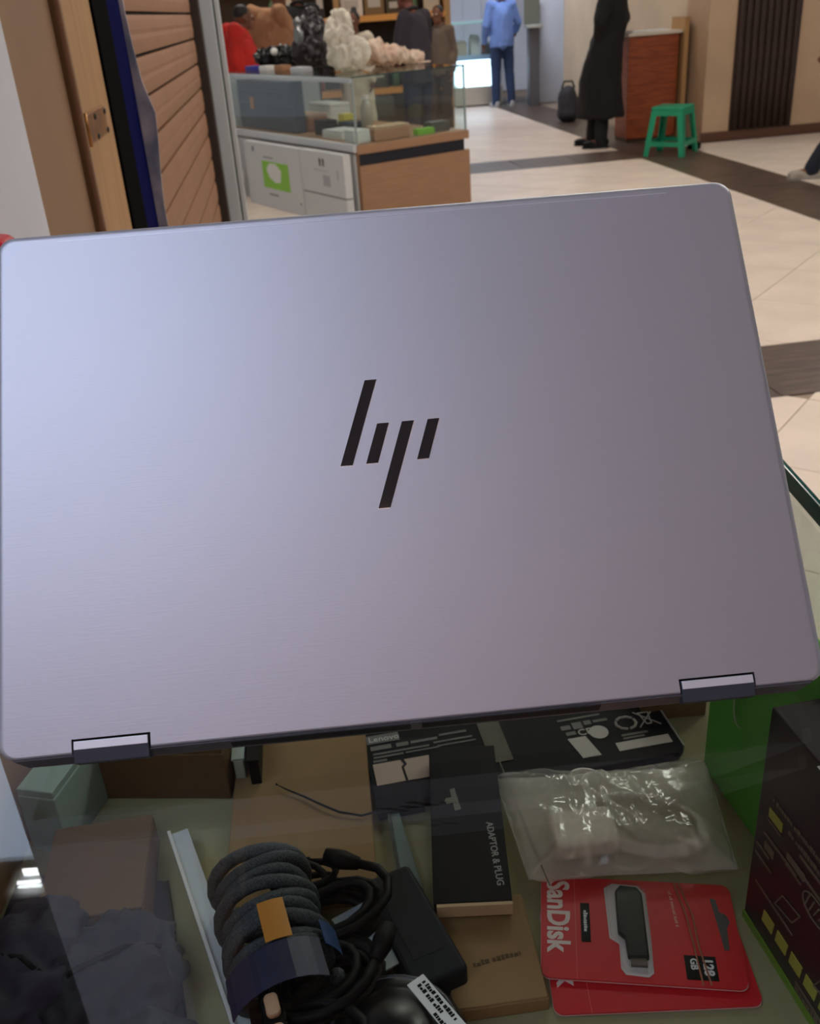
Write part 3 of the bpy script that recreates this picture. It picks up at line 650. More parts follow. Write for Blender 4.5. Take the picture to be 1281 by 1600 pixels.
# two red flash-drive cards
def card(label, cx, cy, z, a, drive=True):
    t = thing('flash_drive_card', label, 'card', (cx, cy, z), a, 'red flash drive cards')
    w, h = .124, .078
    o_ = rrect(w, h, .006, 4); obj('backing', MB().prism(o_, 0, .0012), red_card, t)
    obj('pale_edge', MB().prism(rrect(w + .0006, h + .0006, .006, 4), -.0004, 0), mat('card_edge', (220, 180, 176), .6), t)
    Z = .0013
    text('brand_text', 'SanDisk', .0200, mat('card_white', (232, 214, 206), .5), t, T(-.0575, .0355, Z) @ Rz(-PI/2) @ Matrix.Diagonal((.86, 1, 1, 1)), bold=.0006)
    obj('crease', bx(-.0400, -.0397, -h/2, h/2, Z, Z + .0001), mat('crease_pink', (226, 110, 100), .5), t)
    if drive:
        sub = obj('series_label', bx(-.0365, -.0305, -.012, .018, Z, Z + .0002), black, t); scribble('series_text', .017, .003, white, sub, T(-.0347, .012, Z + .0002) @ Rz(-PI/2), 8)
        win = [(-.0195, .030), (-.014, .034), (.0015, .033), (.006, .027), (.0065, -.006), (.006, -.031), (.003, -.034), (-.010, -.033), (-.0125, -.029), (-.0125, -.012), (-.018, -.008)]
        bz = obj('blister', MB().prism(win, Z, .0065), glassmat('blister_clear', (.97, .97, .97), 1.45, .05), t, bevel=.0012)
        obj('blister_rim', MB().prism([(x*1.06 + .0003, y*1.03) for x, y in win], Z, Z + .0004), mat('rim_white', (214, 206, 202), .35), t)
        fd = obj('flash_drive', MB().prism([(-.0135, .026), (-.010, .031), (.001, .030), (.004, .025), (.0045, -.024), (-.0085, -.024), (-.0095, -.01), (-.0135, -.006)], Z + .0005, .0058), mat('drive_dark', (34, 40, 38), .3), t, bevel=.001)
        obj('connector', bx(-.007, .003, -.029, -.024, Z + .001, .0045), mat('drive_metal', (120, 110, 104), .4, metal=.7), fd)
        cpk = obj('capacity_label', bx(.026, .0450, -.0345, -.0175, Z, Z + .0002), black, t)
        text('capacity_text', '128', .0082, white, cpk, T(.0372, -.0190, Z + .0002) @ Rz(-PI/2) , bold=.0003)
        text('capacity_unit', 'GB', .0062, white, cpk, T(.0295, -.0195, Z + .0002) @ Rz(-PI/2), bold=.0002)
        scribble('small_print', .028, .0024, mat('pink_print', (230, 150, 140), .5), t, T(.0215, .031, Z) @ Rz(-PI/2 + .08), 9)
        obj('hang_hole', MB().prism([(.0480, .027), (.0515, .0265), (.0525, .0165), (.0565, .0145), (.058, .009), (.0555, .004), (.0545, -.012), (.0515, -.0125), (.0500, .006)], Z, Z + .0002), mat('hole_dark', (78, 74, 74), .4), t)
        for k in (0, 1): obj('rubber_band', MB().tube([(.026 + .003*k, .038, Z + .0006), (.031 + .004*k, .012, Z + .001), (.033 + .003*k, -.012, Z + .0012), (.035 + .005*k, -.038, Z + .0006)], .0006, 5), mat('band_tan', (170, 110, 80), .5), t)
    return t
card('red flash drive card on top with a dark drive and 128 GB label', .127, .424, ZS + .0045, -.155)
card('red flash drive card mostly hidden beneath the other red card', .1275, .4085, ZS + .0015, -.03, False)

# dark retail box standing in the right corner
db = thing('retail_box', 'tall dark purple box with yellow green print at the right edge of the counter', 'box', (.198, .433, ZS), math.atan2(-.986, .168))
# local x runs along the visible face towards the camera, local y to the right of it (away from the view)
obj('body', bx(0, .2, .0, .034, .004, .172), mat('box_purple', (40, 29, 37), .3, noise_amt=.12, nscale=5, coat=.15, spec=.3), db, bevel=.0008)
obj('green_edge', bx(-.0004, .2004, -.0008, .034, 0, .006), mat('box_green', (110, 150, 46), .4), db)
yg = mat('yellow_green', (170, 172, 70), .4); dg_ = mat('dull_print', (112, 100, 84), .5)
def face_box(x0, x1, z0, z1, m, nm='print_mark'): obj(nm, bx(x0, x1, -.0006, -.0001, z0, z1), m, db)
for k in range(7):
    m_ = MB().prism([(.020 + k*.0155, .020), (.0315 + k*.0155, .020), (.0325 + k*.0155, .030), (.021 + k*.0155, .030)], -.0006, -.0001, Matrix(((1, 0, 0, 0), (0, 0, 1, 0), (0, 1, 0, 0), (0, 0, 0, 1))))
    obj('yellow_block', m_, yg, db)
for x0, x1, z0, z1, m in ((.008, .05, .041, .0425, dg_), (.004, .022, .062, .064, dg_), (.004, .018, .070, .072, dg_), (.012, .022, .074, .080, dg_), (.010, .045, .084, .086, dg_), (.012, .026, .100, .107, yg), (.012, .026, .0965, .098, dg_), (.034, .052, .088, .093, dg_), (.034, .05, .083, .0845, dg_), (.05, .12, .09, .092, dg_), (.060, .10, .012, .014, dg_), (.045, .09, .1005, .1025, dg_)):
    face_box(x0, x1, z0, z1, m)
FM = Matrix(((1, 0, 0, 0), (0, 0, -1, -.0003), (0, 1, 0, 0), (0, 0, 0, 1)))
for zz, xx_, ln, hh_ in ((.113, .014, .10, .0042), (.105, .032, .09, .0042), (.006, .06, .05, .006)): scribble('fine_print', ln, hh_, dg_, db, T(xx_, 0, zz) @ FM, int(zz*1000))
for z0, x0 in ((.046, .03), (.030, .075), (.05, .095)):
    m_ = MB()
    for a, b in (((0, 0), (.018, .004)), ((.018, .004), (.024, .016)), ((.024, .016), (.006, .013)), ((.006, .013), (0, 0))): m_.tube([(x0 + a[0], -.0004, z0 + a[1]), (x0 + b[0], -.0004, z0 + b[1])], .0005, 5)
    obj('line_drawing', m_, dg_, db)
m_ = MB()
for k in range(4): m_.tube([(.056 + .0045*k, -.0004, .074 + .001*k), (.059 + .0045*k, -.0004, .086 - .001*k)], .0006, 5)
m_.tube([(.066 + .013*math.cos(2*PI*k/20), -.0004, .080 + .008*math.sin(2*PI*k/20)) for k in range(20)], .0005, 5, closed=True); obj('oval_mark', m_, dg_, db)
gm = MB().prism([(.05, .1725), (.06, .1723), (.10, .1721), (.135, .1724), (.135, .1726), (.10, .1727), (.07, .1726)], -.003, .004, Matrix(((1, 0, 0, 0), (0, 0, 1, 0), (0, 1, 0, 0), (0, 0, 0, 1))))  # pale sliver paints the white glint along the box's top edge
obj('edge_glint', gm, mat('glint_pale', (210, 210, 206), .15), db)
# green box behind it
gb = thing('green_box', 'bright green box standing behind the dark purple box', 'box', (.2135, .572, ZS), math.atan2(-.122, .022))
obj('body', bx(0, .128, 0, .008, 0, .188), mat('box_leaf_green', (88, 186, 62), .4, noise_amt=.1, nscale=6), gb, bevel=.0012)
obj('ring_logo', MB().tube([(.042 + .008*math.cos(a), -.0006, .088 + .014*math.sin(a)) for a in [2.2 + .25*k for k in range(13)]], [.0002 + .0006*math.sin(PI*k/12) for k in range(13)], 5), mat('logo_pale', (176, 206, 168), .5), gb)
obj('inner_logo', MB().tube([(.043 + .004*math.cos(a), -.0006, .091 + .008*math.sin(a)) for a in [.5 + .4*k for k in range(13)]], .0004, 5), mat('logo_dull', (120, 170, 106), .5), gb)
obj('side_label', bx(-.0006, 0, .012, .04, .08, .15), lw, gb)

# ------------------------------------------------------------------ corner glass showcase across the hall
sA = math.radians(31.1)
SN = Vector((-.186, 7.3, 0))
def sw(x, y, z=0.): return SN + Vector((math.cos(sA)*x - math.sin(sA)*y, math.sin(sA)*x + math.cos(sA)*y, z))
sc_ = thing('glass_showcase', 'glass showcase on a brown wooden base across the hall', 'showcase', SN, sA)
LX, LY, HB, HT = .95, 2.3, .56, 1.0
obj('plinth', bx(0, LX + .03, 0, LY, 0, .42), lam_wood, sc_, bevel=.004)
obj('recess', bx(.012, LX - .01, .015, LY, .42, .50), mat('recess_navy', (12, 13, 30), .4), sc_)
obj('corner_edge', bx(-.01, .006, -.006, .012, 0, .50), mat('edge_brown', (120, 84, 56), .5), sc_)
obj('top_board', bx(-.005, LX + .02, -.012, LY, .50, HB), lam_wood, sc_, bevel=.004)
obj('white_rail', bx(-.03, -.005, .0, LY, .515, HB + .01), white_card, sc_, bevel=.004)
obj('side_cladding', bx(-.018, 0, .012, LY, 0, .50), white_card, sc_)
obj('pane', bx(0, LX, 0, .008, HB, HT), glass, sc_); obj('pane', bx(0, .008, .008, LY, HB, HT), glass, sc_)
obj('pane', bx(LX - .008, LX, .008, LY, HB, HT), glass, sc_); obj('top_pane', bx(-.005, LX + .005, -.005, LY, HT, HT + .008), glass, sc_)
obj('top_rail', bx(-.016, .012, 0, LY, HT - .03, HT - .001), alu_w, sc_, bevel=.002)
ge = mat('glass_edge_dark', (46, 66, 64), .2)
obj('edge', bx(-.005, LX + .005, -.008, -.005, HT - .001, HT + .009), ge, sc_)
for q in ((-.004, .008, -.004, .008), (LX - .008, LX + .004, -.004, .008)): obj('corner_joint', bx(*q, HB, HT), mat('joint_pale', (150, 164, 160), .25), sc_)
obj('rear_frame', bx(0, LX, LY - .02, LY, HB, HT), alu_w, sc_)
# cartons leaning on the left side of the showcase
c1 = thing('white_carton', 'white carton with a lime green print against the showcase', 'carton', sw(-.085, 1.20), sA)
obj('body', bx(-.03, .03, -.49, .52, 0, .505), white_card, c1, bevel=.004)
pm = obj('green_print', bx(-.0315, -.03, -.28, .20, .16, .37), lime, c1); obj('white_figure', MB().prism([(-.12, .22), (-.02, .21), (.08, .25), (.12, .31), (.06, .355), (-.06, .36), (-.15, .31)], -.0325, -.0315, Matrix(((0, 0, 1, 0), (1, 0, 0, 0), (0, 1, 0, 0), (0, 0, 0, 1)))), white, pm)
for q in ((-.05, .12, .105, .118), (-.02, .16, .395, .404)): obj('print_line', bx(-.0315, -.03, *q), grey_print, c1)
for q in ((-.45, -.43, .08, .1), (.33, .36, .43, .47)): obj('print_mark', bx(-.0315, -.03, *q), grey_print, c1)
c2 = thing('white_carton', 'white carton with arrow marks stacked nearest the showcase corner', 'carton', sw(-.085, .345, .21), sA)
obj('body', bx(-.03, .03, -.33, .35, 0, .30), white_card, c2, bevel=.004)
for dy in (-.02, .03): obj('arrow', MB().prism([(dy - .012, .20), (dy + .012, .20), (dy + .012, .235), (dy + .02, .235), (dy, .26), (dy - .02, .235), (dy - .012, .235)], -.0315, -.03, Matrix(((0, 0, 1, 0), (1, 0, 0, 0), (0, 1, 0, 0), (0, 0, 0, 1)))), mat('arrow_ink', (60, 60, 70), .6), c2)
for q in ((-.08, .14, .165, .172), (-.11, .0, .06, .14), (-.24, -.22, .12, .19)): obj('print_line', bx(-.0312, -.03, *q), mat('faint_grey', (172, 174, 180), .6), c2)
c3 = thing('white_carton', 'plain white carton under the one with arrow marks', 'carton', sw(-.085, .345, 0), sA)
obj('body', bx(-.028, .03, -.33, .35, 0, .20), white_card, c3, bevel=.004); obj('shade_gap', bx(-.024, .028, -.325, .345, .2, .21), grey_print, c3)
bgw = thing('white_bag', 'crumpled white plastic bag on the floor left of the cartons', 'bag', sw(-.2, 1.95), sA)
b = MB().ell((0, 0, .2), (.12, .16, .2), seg=20).ell((.02, .03, .38), (.08, .1, .12), seg=16); obj('body', remeshed(b, .02, 2, .03, 12, 3), mat('bag_white', (220, 218, 214), .45), bgw)
obj('knot', MB().ell((.02, .03, .49), (.03, .03, .035)), MATS['bag_white'], bgw)
# goods inside the showcase
def goods(name, label, cat, x, y, w, d, h, m, z=HB, lidm=None, a=0., group='goods inside the glass showcase'):
    t = thing(name, label, cat, sw(x, y, z), sA + a, group)
    obj('body', bx(-w/2, w/2, -d/2, d/2, 0, h*.8), m, t, bevel=min(w, d, h)*.08); obj('cover', bx(-w/2 + .002, w/2 - .002, -d/2 + .002, d/2 - .002, h*.8, h), lidm or m, t, bevel=min(w, d, h)*.05)
    return t
slate = thing('slate_case', 'dark slate blue case standing inside the left of the showcase', 'case', sw(.16, 1.72, HB), sA, 'goods inside the glass showcase')
obj('body', bx(-.05, .05, -.56, .5, 0, .385), mat('slate_blue', (62, 72, 90), .5, noise_amt=.1, nscale=4), slate, bevel=.008)
for z in (.1, .2, .3): obj('rib', bx(-.056, -.05, -.55, .49, z, z + .012), mat('slate_rib', (78, 88, 106), .5), slate)
obj('orange_tag', bx(-.06, -.056, .17, .24, .16, .25), mat('tag_orange', (196, 130, 80), .6), slate)
goods('small_carton', 'brown open carton inside the showcase at the front pane', 'carton', .34, .13, .3, .14, .10, mat('carton_brown', (168, 126, 96), .7), lidm=mat('carton_light', (190, 164, 136), .7))
goods('lime_pack', 'lime green pack inside the showcase at the front pane', 'pack', .63, .09, .15, .07, .045, mat('lime_pack', (120, 190, 50), .5))
goods('grey_pack', 'dark grey flat pack beside the lime green pack', 'pack', .80, .17, .17, .12, .07, mat('pack_grey', (84, 82, 78), .5))
goods('white_pack', 'white pack in the front corner of the showcase', 'pack', .10, .16, .14, .14, .09, mat('pack_white', (214, 220, 220), .5))
goods('paper_pile', 'pale pile of papers inside the showcase behind the corner joint', 'papers', .2, .55, .2, .3, .06, white, lidm=white_card)
goods('black_pack', 'small black pack lying on the papers in the showcase', 'pack', .22, .85, .12, .18, .11, black)
goods('brown_pack', 'brown carton inside the showcase beside the slate case', 'carton', .30, 1.35, .18, .45, .13, mat('pack_brown', (142, 96, 66), .7), lidm=mat('pack_brown2', (176, 144, 116), .7))
goods('yellow_pack', 'small yellow pack inside the showcase', 'pack', .6, 1.2, .1, .1, .10, mat('pack_yellow', (206, 196, 60), .5))
goods('white_pack', 'white pack at the back of the showcase beside the yellow one', 'pack', .72, 1.7, .2, .4, .16, white)
goods('blue_pack', 'dark blue grey pack in the middle of the showcase', 'pack', .42, .8, .14, .2, .08, mat('pack_slate', (64, 74, 90), .5))
bo_ = thing('bottle', 'clear plastic bottle standing inside the showcase', 'bottle', sw(.46, .62, HB), sA, 'goods inside the glass showcase')
obj('body', MB().loft([(0, 0, 0, .045, .045), (0, 0, .18, .047, .047), (0, 0, .24, .02, .02)], 16), mat('bottle_grey', (176, 172, 160), .25), bo_, smooth=True); obj('cap', MB().loft([(0, 0, .24, .022, .022), (0, 0, .27, .022, .022)], 12), white, bo_)
# things on top of the showcase
ZT2 = HT + .008
def crumple(name, label, x, y, blobs, m, seed, a=0., voxel=.012, wr=.034):
    t = thing(name, label, 'bag', sw(x, y, ZT2), sA + a, 'bags on the showcase')
    b = MB()
    for c, r in blobs: b.ell(c, r, seg=16)
    zmin = min(c[2] - r[2] for c, r in blobs)
    me = remeshed(b, voxel, 1, wr, 11, seed, 1.6)
    lo = min(v.co.z for v in me.vertices)
    for v in me.vertices: v.co.z = max(0, v.co.z - lo - .02)
    obj('body', me, m, t); return t
cw = crumple('white_bag', 'bulging white cloth bag on the corner of the showcase top', .36, .66, [((0, 0, .12), (.17, .13, .12)), ((-.05, .02, .25), (.12, .09, .12)), ((-.02, .02, .34), (.07, .06, .08))], mat('cloth_white', (222, 214, 198), .8, noise_amt=.12, nscale=9), 2)
obj('tie', MB().tube([(-.08 + .01*k, -.06 + .005*k, .30 - .03*abs(k-3)) for k in range(7)], .008, 6), MATS['cloth_white'], cw, smooth=True)
cp_ = crumple('cream_bag', 'low crumpled cream and pink bag beside the white cloth bag', .74, .70, [((0, 0, .07), (.19, .13, .07)), ((-.12, .02, .10), (.09, .08, .08)), ((.22, .0, .035), (.1, .06, .035))], mat('cloth_cream', (226, 206, 186), .8, nscale=7, rgb2=(196, 156, 136)), 7)
obj('flap', MB().prism(rrect(.14, .06, .02), 0, .012), MATS['cloth_cream'], cp_, loc=(.30, -.02, .001), bevel=.004)
bb_ = crumple('black_bag', 'black plastic bag with silvery sides standing on the showcase', .60, 1.62, [((0, 0, .12), (.2, .14, .13)), ((-.02, 0, .26), (.13, .09, .12)), ((.0, .02, .36), (.06, .05, .07))], mat('bag_black', (44, 38, 42), .3, noise_amt=.3, nscale=8), 4)
obj('silver_fold', remeshed(MB().ell((-.15, -.02, .22), (.04, .07, .10)).ell((-.13, .0, .35), (.06, .05, .04)), .015, 1, .02, 14, 6), mat('silver_film', (120, 122, 124), .25, metal=.4), bb_)
bk = crumple('black_pouch', 'low black shiny pouch on the far left of the showcase top', .5, 2.18, [((0, 0, .07), (.2, .1, .08)), ((.15, .0, .06), (.14, .1, .07))], mat('pouch_black', (16, 15, 16), .25), 8)
obj('shiny_badge', MB().ell((-.06, -.1, .13), (.035, .02, .03)), white, bk, smooth=True)
TG = 'small boxes on the showcase top'
goods('phone_box', 'white phone box on the left end of the showcase top', 'box', .26, 1.86, .09, .17, .035, white, ZT2, group=TG)
goods('phone_box', 'tan phone box beside the white phone box on the showcase', 'box', .28, 1.62, .09, .14, .04, mat('pack_tan', (160, 112, 80), .6), ZT2, group=TG)
goods('phone_box', 'blue pack at the left end of the showcase top', 'box', .22, 2.08, .09, .12, .035, mat('pack_blue', (50, 56, 150), .5), ZT2, group=TG)
goods('phone_box', 'grey flat box in front of the black plastic bag', 'box', .22, 1.17, .10, .19, .035, mat('pack_lgrey', (188, 190, 196), .5), ZT2, group=TG)

# ------------------------------------------------------------------ shop shelves behind the showcase
shl = thing('shelf_unit', 'dark shop shelving with lit wooden boards behind the showcase', 'shelves', (.0, 13.2, 0), .05)
obj('back_panel', bx(-2.6, .93, .45, .5, 0, 2.8), mat('shelf_back', (40, 32, 24), .7), shl)
brd = mat('shelf_board', (214, 150, 76), .5)
for z in (.45, 1.27, 1.85): obj('board', bx(-2.6, .88, 0, .45, z, z + .07), brd, shl, bevel=.004)
for x in (-2.6, -.48, .86): obj('upright', bx(x, x + .07, 0, .45, 0, 2.8), mat('upright_tan', (170, 132, 88), .6), shl, bevel=.004)
obj('cupboard_front', bx(-2.53, .86, .02, .05, 0, .45), mat('front_dark', (50, 42, 32), .6), shl)
strip = obj('light_strip', bx(-2.5, .85, .03, .06, 1.835, 1.85), mat('warm_strip', (255, 190, 110), .5, emit=5.), shl)
rnd = random.Random(3)
def where(x): return 'near the left end' if x < -.75 else 'left of the middle' if x < -.2 else 'right of the middle' if x < .4 else 'near the right end'
SG = 'goods on the shop shelves'
cols = [((150, 40, 30), 'red'), ((90, 130, 100), 'green'), ((190, 180, 160), 'cream'), ((44, 40, 40), 'black'), ((120, 96, 60), 'brown'), ((86, 96, 110), 'grey blue'), ((214, 208, 200), 'white'), ((70, 60, 40), 'olive')]
xx = -1.4; k = 0
for z, zn in ((1.34, 'upper lit'), (.52, 'lower')):
    xx = -1.3
    while xx < .66:
        w = .12 + rnd.random()*.16; h = .16 + rnd.random()*.24; cidx = [1, 2, 5, 3, 0, 6, 4, 7][k % 8]; c, cn = cols[cidx]; k += 1
        if not (-.54 < xx + w/2 < -.34):
            if cidx in (1, 0):
                t = thing('shelf_bottle', '%s bottle standing on the %s shelf board, %s' % (cn, zn, where(xx)), 'bottle', Vector((0, 13.2, 0)) + Vector((xx + w/2, .2 + .05*(xx + w/2), z)), .05, SG)
                obj('body', MB().loft([(0, 0, 0, .05, .05), (0, 0, h*.6, .05, .05), (0, 0, h*.8, .02, .02), (0, 0, h*.9, .018, .018)], 14), mat('goods_' + cn, c, .35), t, smooth=True)
                obj('cap', MB().loft([(0, 0, h*.9, .022, .022), (0, 0, h, .022, .022)], 12), black, t)
            else:
                t = thing('shelf_box', '%s box on the %s shelf board, %s' % (cn, zn, where(xx)), 'box', Vector((0, 13.2, 0)) + Vector((xx + w/2, .2 + .05*(xx + w/2), z)), .05, SG)
                obj('body', bx(-w/2 + .006, w/2 - .006, -.07, .07, 0, h), mat('goods_' + cn, c, .55), t, bevel=.004); obj('label', bx(-w*.3, w*.3, -.073, -.07, h*.3, h*.65), mat('goods_label', (180, 176, 168), .6), t)
        xx += w + .01

# ------------------------------------------------------------------ lit glass kiosk far away
kk = thing('lit_kiosk', 'lit glass display kiosk with a glowing front beside the man in blue', 'kiosk', (1.12, 15.7, 0), .05)
obj('base', bx(0, .72, 0, .5, .02, .28), mat('kiosk_silver', (190, 184, 170), .4, metal=.2), kk, bevel=.01)
obj('plinth', bx(.03, .69, .03, .5, 0, .06), mat('kiosk_plinth', (60, 56, 52), .6), kk)
obj('light_box', bx(.06, .66, -.01, .5, .28, .64), mat('kiosk_glow', (206, 236, 255), .5, emit=2.6), kk, bevel=.01)
obj('counter_board', bx(-.02, .74, -.03, .52, .64, .70), mat('kiosk_blue', (150, 186, 206), .4), kk, bevel=.006)
for q in ((0, .72, 0, .008), (0, .008, .008, .5), (.712, .72, .008, .5)): obj('pane', bx(*q, .70, 1.12), glass, kk)
obj('top', bx(-.02, .74, -.02, .52, 1.12, 1.15), mat('kiosk_edge', (170, 216, 214), .2), kk, bevel=.004)
KG = 'goods in the lit kiosk'
for i, (x, h, c, l) in enumerate(((.14, .18, (200, 190, 170), 'cream'), (.33, .24, (226, 224, 214), 'white'), (.52, .14, (110, 100, 90), 'grey brown'))):
    t = thing('kiosk_pack', '%s pack inside the lit glass kiosk' % l, 'pack', Vector((1.12, 15.7, 0)) + Vector((x, .22, .70)), .2*i, KG)
    obj('body', bx(-.07, .07, -.06, .06, 0, h), mat('kgoods_' + l, c, .5), t, bevel=.008); obj('cover', bx(-.05, .05, -.05, .05, h, h + .03), white, t)
gcol = thing('grey_stand', 'narrow dark grey stand holding a tilted tray right of the man in blue', 'stand', (2.20, 15.25, 0), 0)
obj('column', bx(-.03, .12, 0, .25, 0, 1.02), mat('stand_grey', (98, 98, 104), .5), gcol, bevel=.01); obj('tray', bx(-.06, .16, -.08, .3, 1.02, 1.06), mat('tray_pale', (176, 178, 170), .4), gcol, bevel=.006); obj('back_plate', bx(-.06, .16, .26, .3, 1.06, 1.45), mat('tray_dark', (110, 112, 100), .5), gcol, bevel=.006)

# ------------------------------------------------------------------ wooden counter, leaning board, stool, bag
wc_ = thing('wooden_counter', 'orange brown wooden counter against the lit stone wall', 'counter', hall(3.79, 10.25), ang)
obj('front', bx(0, .52, 0, .025, .04, 1.0), orange_wood, wc_, bevel=.003); obj('body', bx(.02, .52, .025, .40, .04, 1.0), orange_wood, wc_)
obj('top', bx(-.02, .55, -.02, .42, 1.0, 1.03), mat('counter_top_pale', (206, 196, 180), .4), wc_, bevel=.004); obj('plinth', bx(.02, .5, .03, .38, 0, .04), mat('plinth_brown', (84, 60, 44), .6), wc_)
for z in (.3, .55, .80): obj('groove', bx(.002, .518, -.0015, .0005, z, z + .006), mat('groove_brown', (92, 36, 14), .6), wc_)
for i, (x, y, a, l) in enumerate(((.12, .1, .2, 'left'), (.33, .14, -.15, 'right'))):
    t = thing('paper_sheet', 'white paper lying on the %s of the wooden counter top' % l, 'paper', hall(3.79 + x, 10.25 + y, 1.031), ang + a, 'papers on the wooden counter')
    obj('sheet', bx(-.1, .1, -.07, .07, 0, .012), white, t); obj('top_sheet', bx(-.09, .08, -.06, .065, .012, .016), white_card, t)
lb_ = thing('wooden_plank', 'tan wooden plank standing at the right side of the wooden counter', 'plank', hall(4.345, 10.2), ang)
obj('board', bx(0, .045, 0, .35, 0, 1.13), tan_wood, lb_, bevel=.003); obj('cap', bx(-.002, .047, -.002, .352, 1.13, 1.14), tan_wood, lb_)
gr = mat('green_plastic', (20, 152, 112), .4)
st_ = thing('plastic_stool', 'green plastic stool standing on the dark tile band', 'stool', (2.73, 9.72, 0), -.62)
hh = .43; tw, bw = .148, .195
obj('seat', MB().prism(rrect(2*tw + .02, 2*tw + .02, .03), hh - .03, hh), gr, st_, bevel=.008, bseg=3)
ap = MB()
for sx, sy, ax in ((0, -1, 0), (0, 1, 0), (-1, 0, 1), (1, 0, 1)):
    if ax == 0: ap.box(-tw, tw, sy*tw - .006, sy*tw + .006, hh - .075, hh - .03)
    else: ap.box(sx*tw - .006, sx*tw + .006, -tw, tw, hh - .075, hh - .03)
obj('apron', ap, gr, st_)
for sx in (-1, 1):
    for sy in (-1, 1):
        lm = MB(); a = Vector((sx*tw, sy*tw, hh - .03)); b = Vector((sx*bw, sy*bw, 0))
        for dx0, dx1, dy0, dy1 in ((-.004, .055, -.004, .004), (-.004, .004, -.004, .055)):
            v = []
            for P, kq in ((b, .85), (a, 1)):
                for dx, dy in ((dx0, dy0), (dx1, dy0), (dx1, dy1), (dx0, dy1)): v.append(lm.bm.verts.new(P + Vector((-sx*dx*kq, -sy*dy*kq, 0))))
            for f in ((0, 1, 2, 3), (4, 5, 6, 7), (0, 1, 5, 4), (1, 2, 6, 5), (2, 3, 7, 6), (3, 0, 4, 7)): lm.bm.faces.new([v[i] for i in f])
        obj('leg', lm, gr, st_, bevel=.002)
rq = tw + (bw - tw)*.72
for sx, sy, ax in ((0, -1, 0), (0, 1, 0), (-1, 0, 1), (1, 0, 1)):
    obj('rail', bx(-rq, rq, sy*rq - .005, sy*rq + .005, .09, .13) if ax == 0 else bx(sx*rq - .005, sx*rq + .005, -rq, rq, .09, .13), gr, st_)
bl = MB().loft([(0, 0, 0, .06, .06), (0, 0, .04, .07, .07), (0, 0, .06, .05, .05)], 16); tb = thing('black_ball', 'small black round object on the floor behind the green stool', 'object', (3.02, 9.95, 0)); obj('body', bl, black, tb, smooth=True); obj('cap', MB().ell((0, 0, .06), (.03, .03, .02)), black, tb)
dbg = thing('duffel_bag', 'dark grey bag standing on the floor behind the person in black', 'bag', (2.33, 13.0, 0), 0)
obj('body', remeshed(MB().ell((0, 0, .2), (.13, .16, .22), seg=20).ell((0, 0, .1), (.14, .17, .12), seg=20), .02, 2, .015, 9, 2), mat('bag_grey', (50, 52, 64), .7), dbg); obj('strap', MB().tube([(-.08, 0, .38), (-.05, 0, .46), (.05, 0, .46), (.08, 0, .38)], .012, 6), black, dbg, smooth=True)

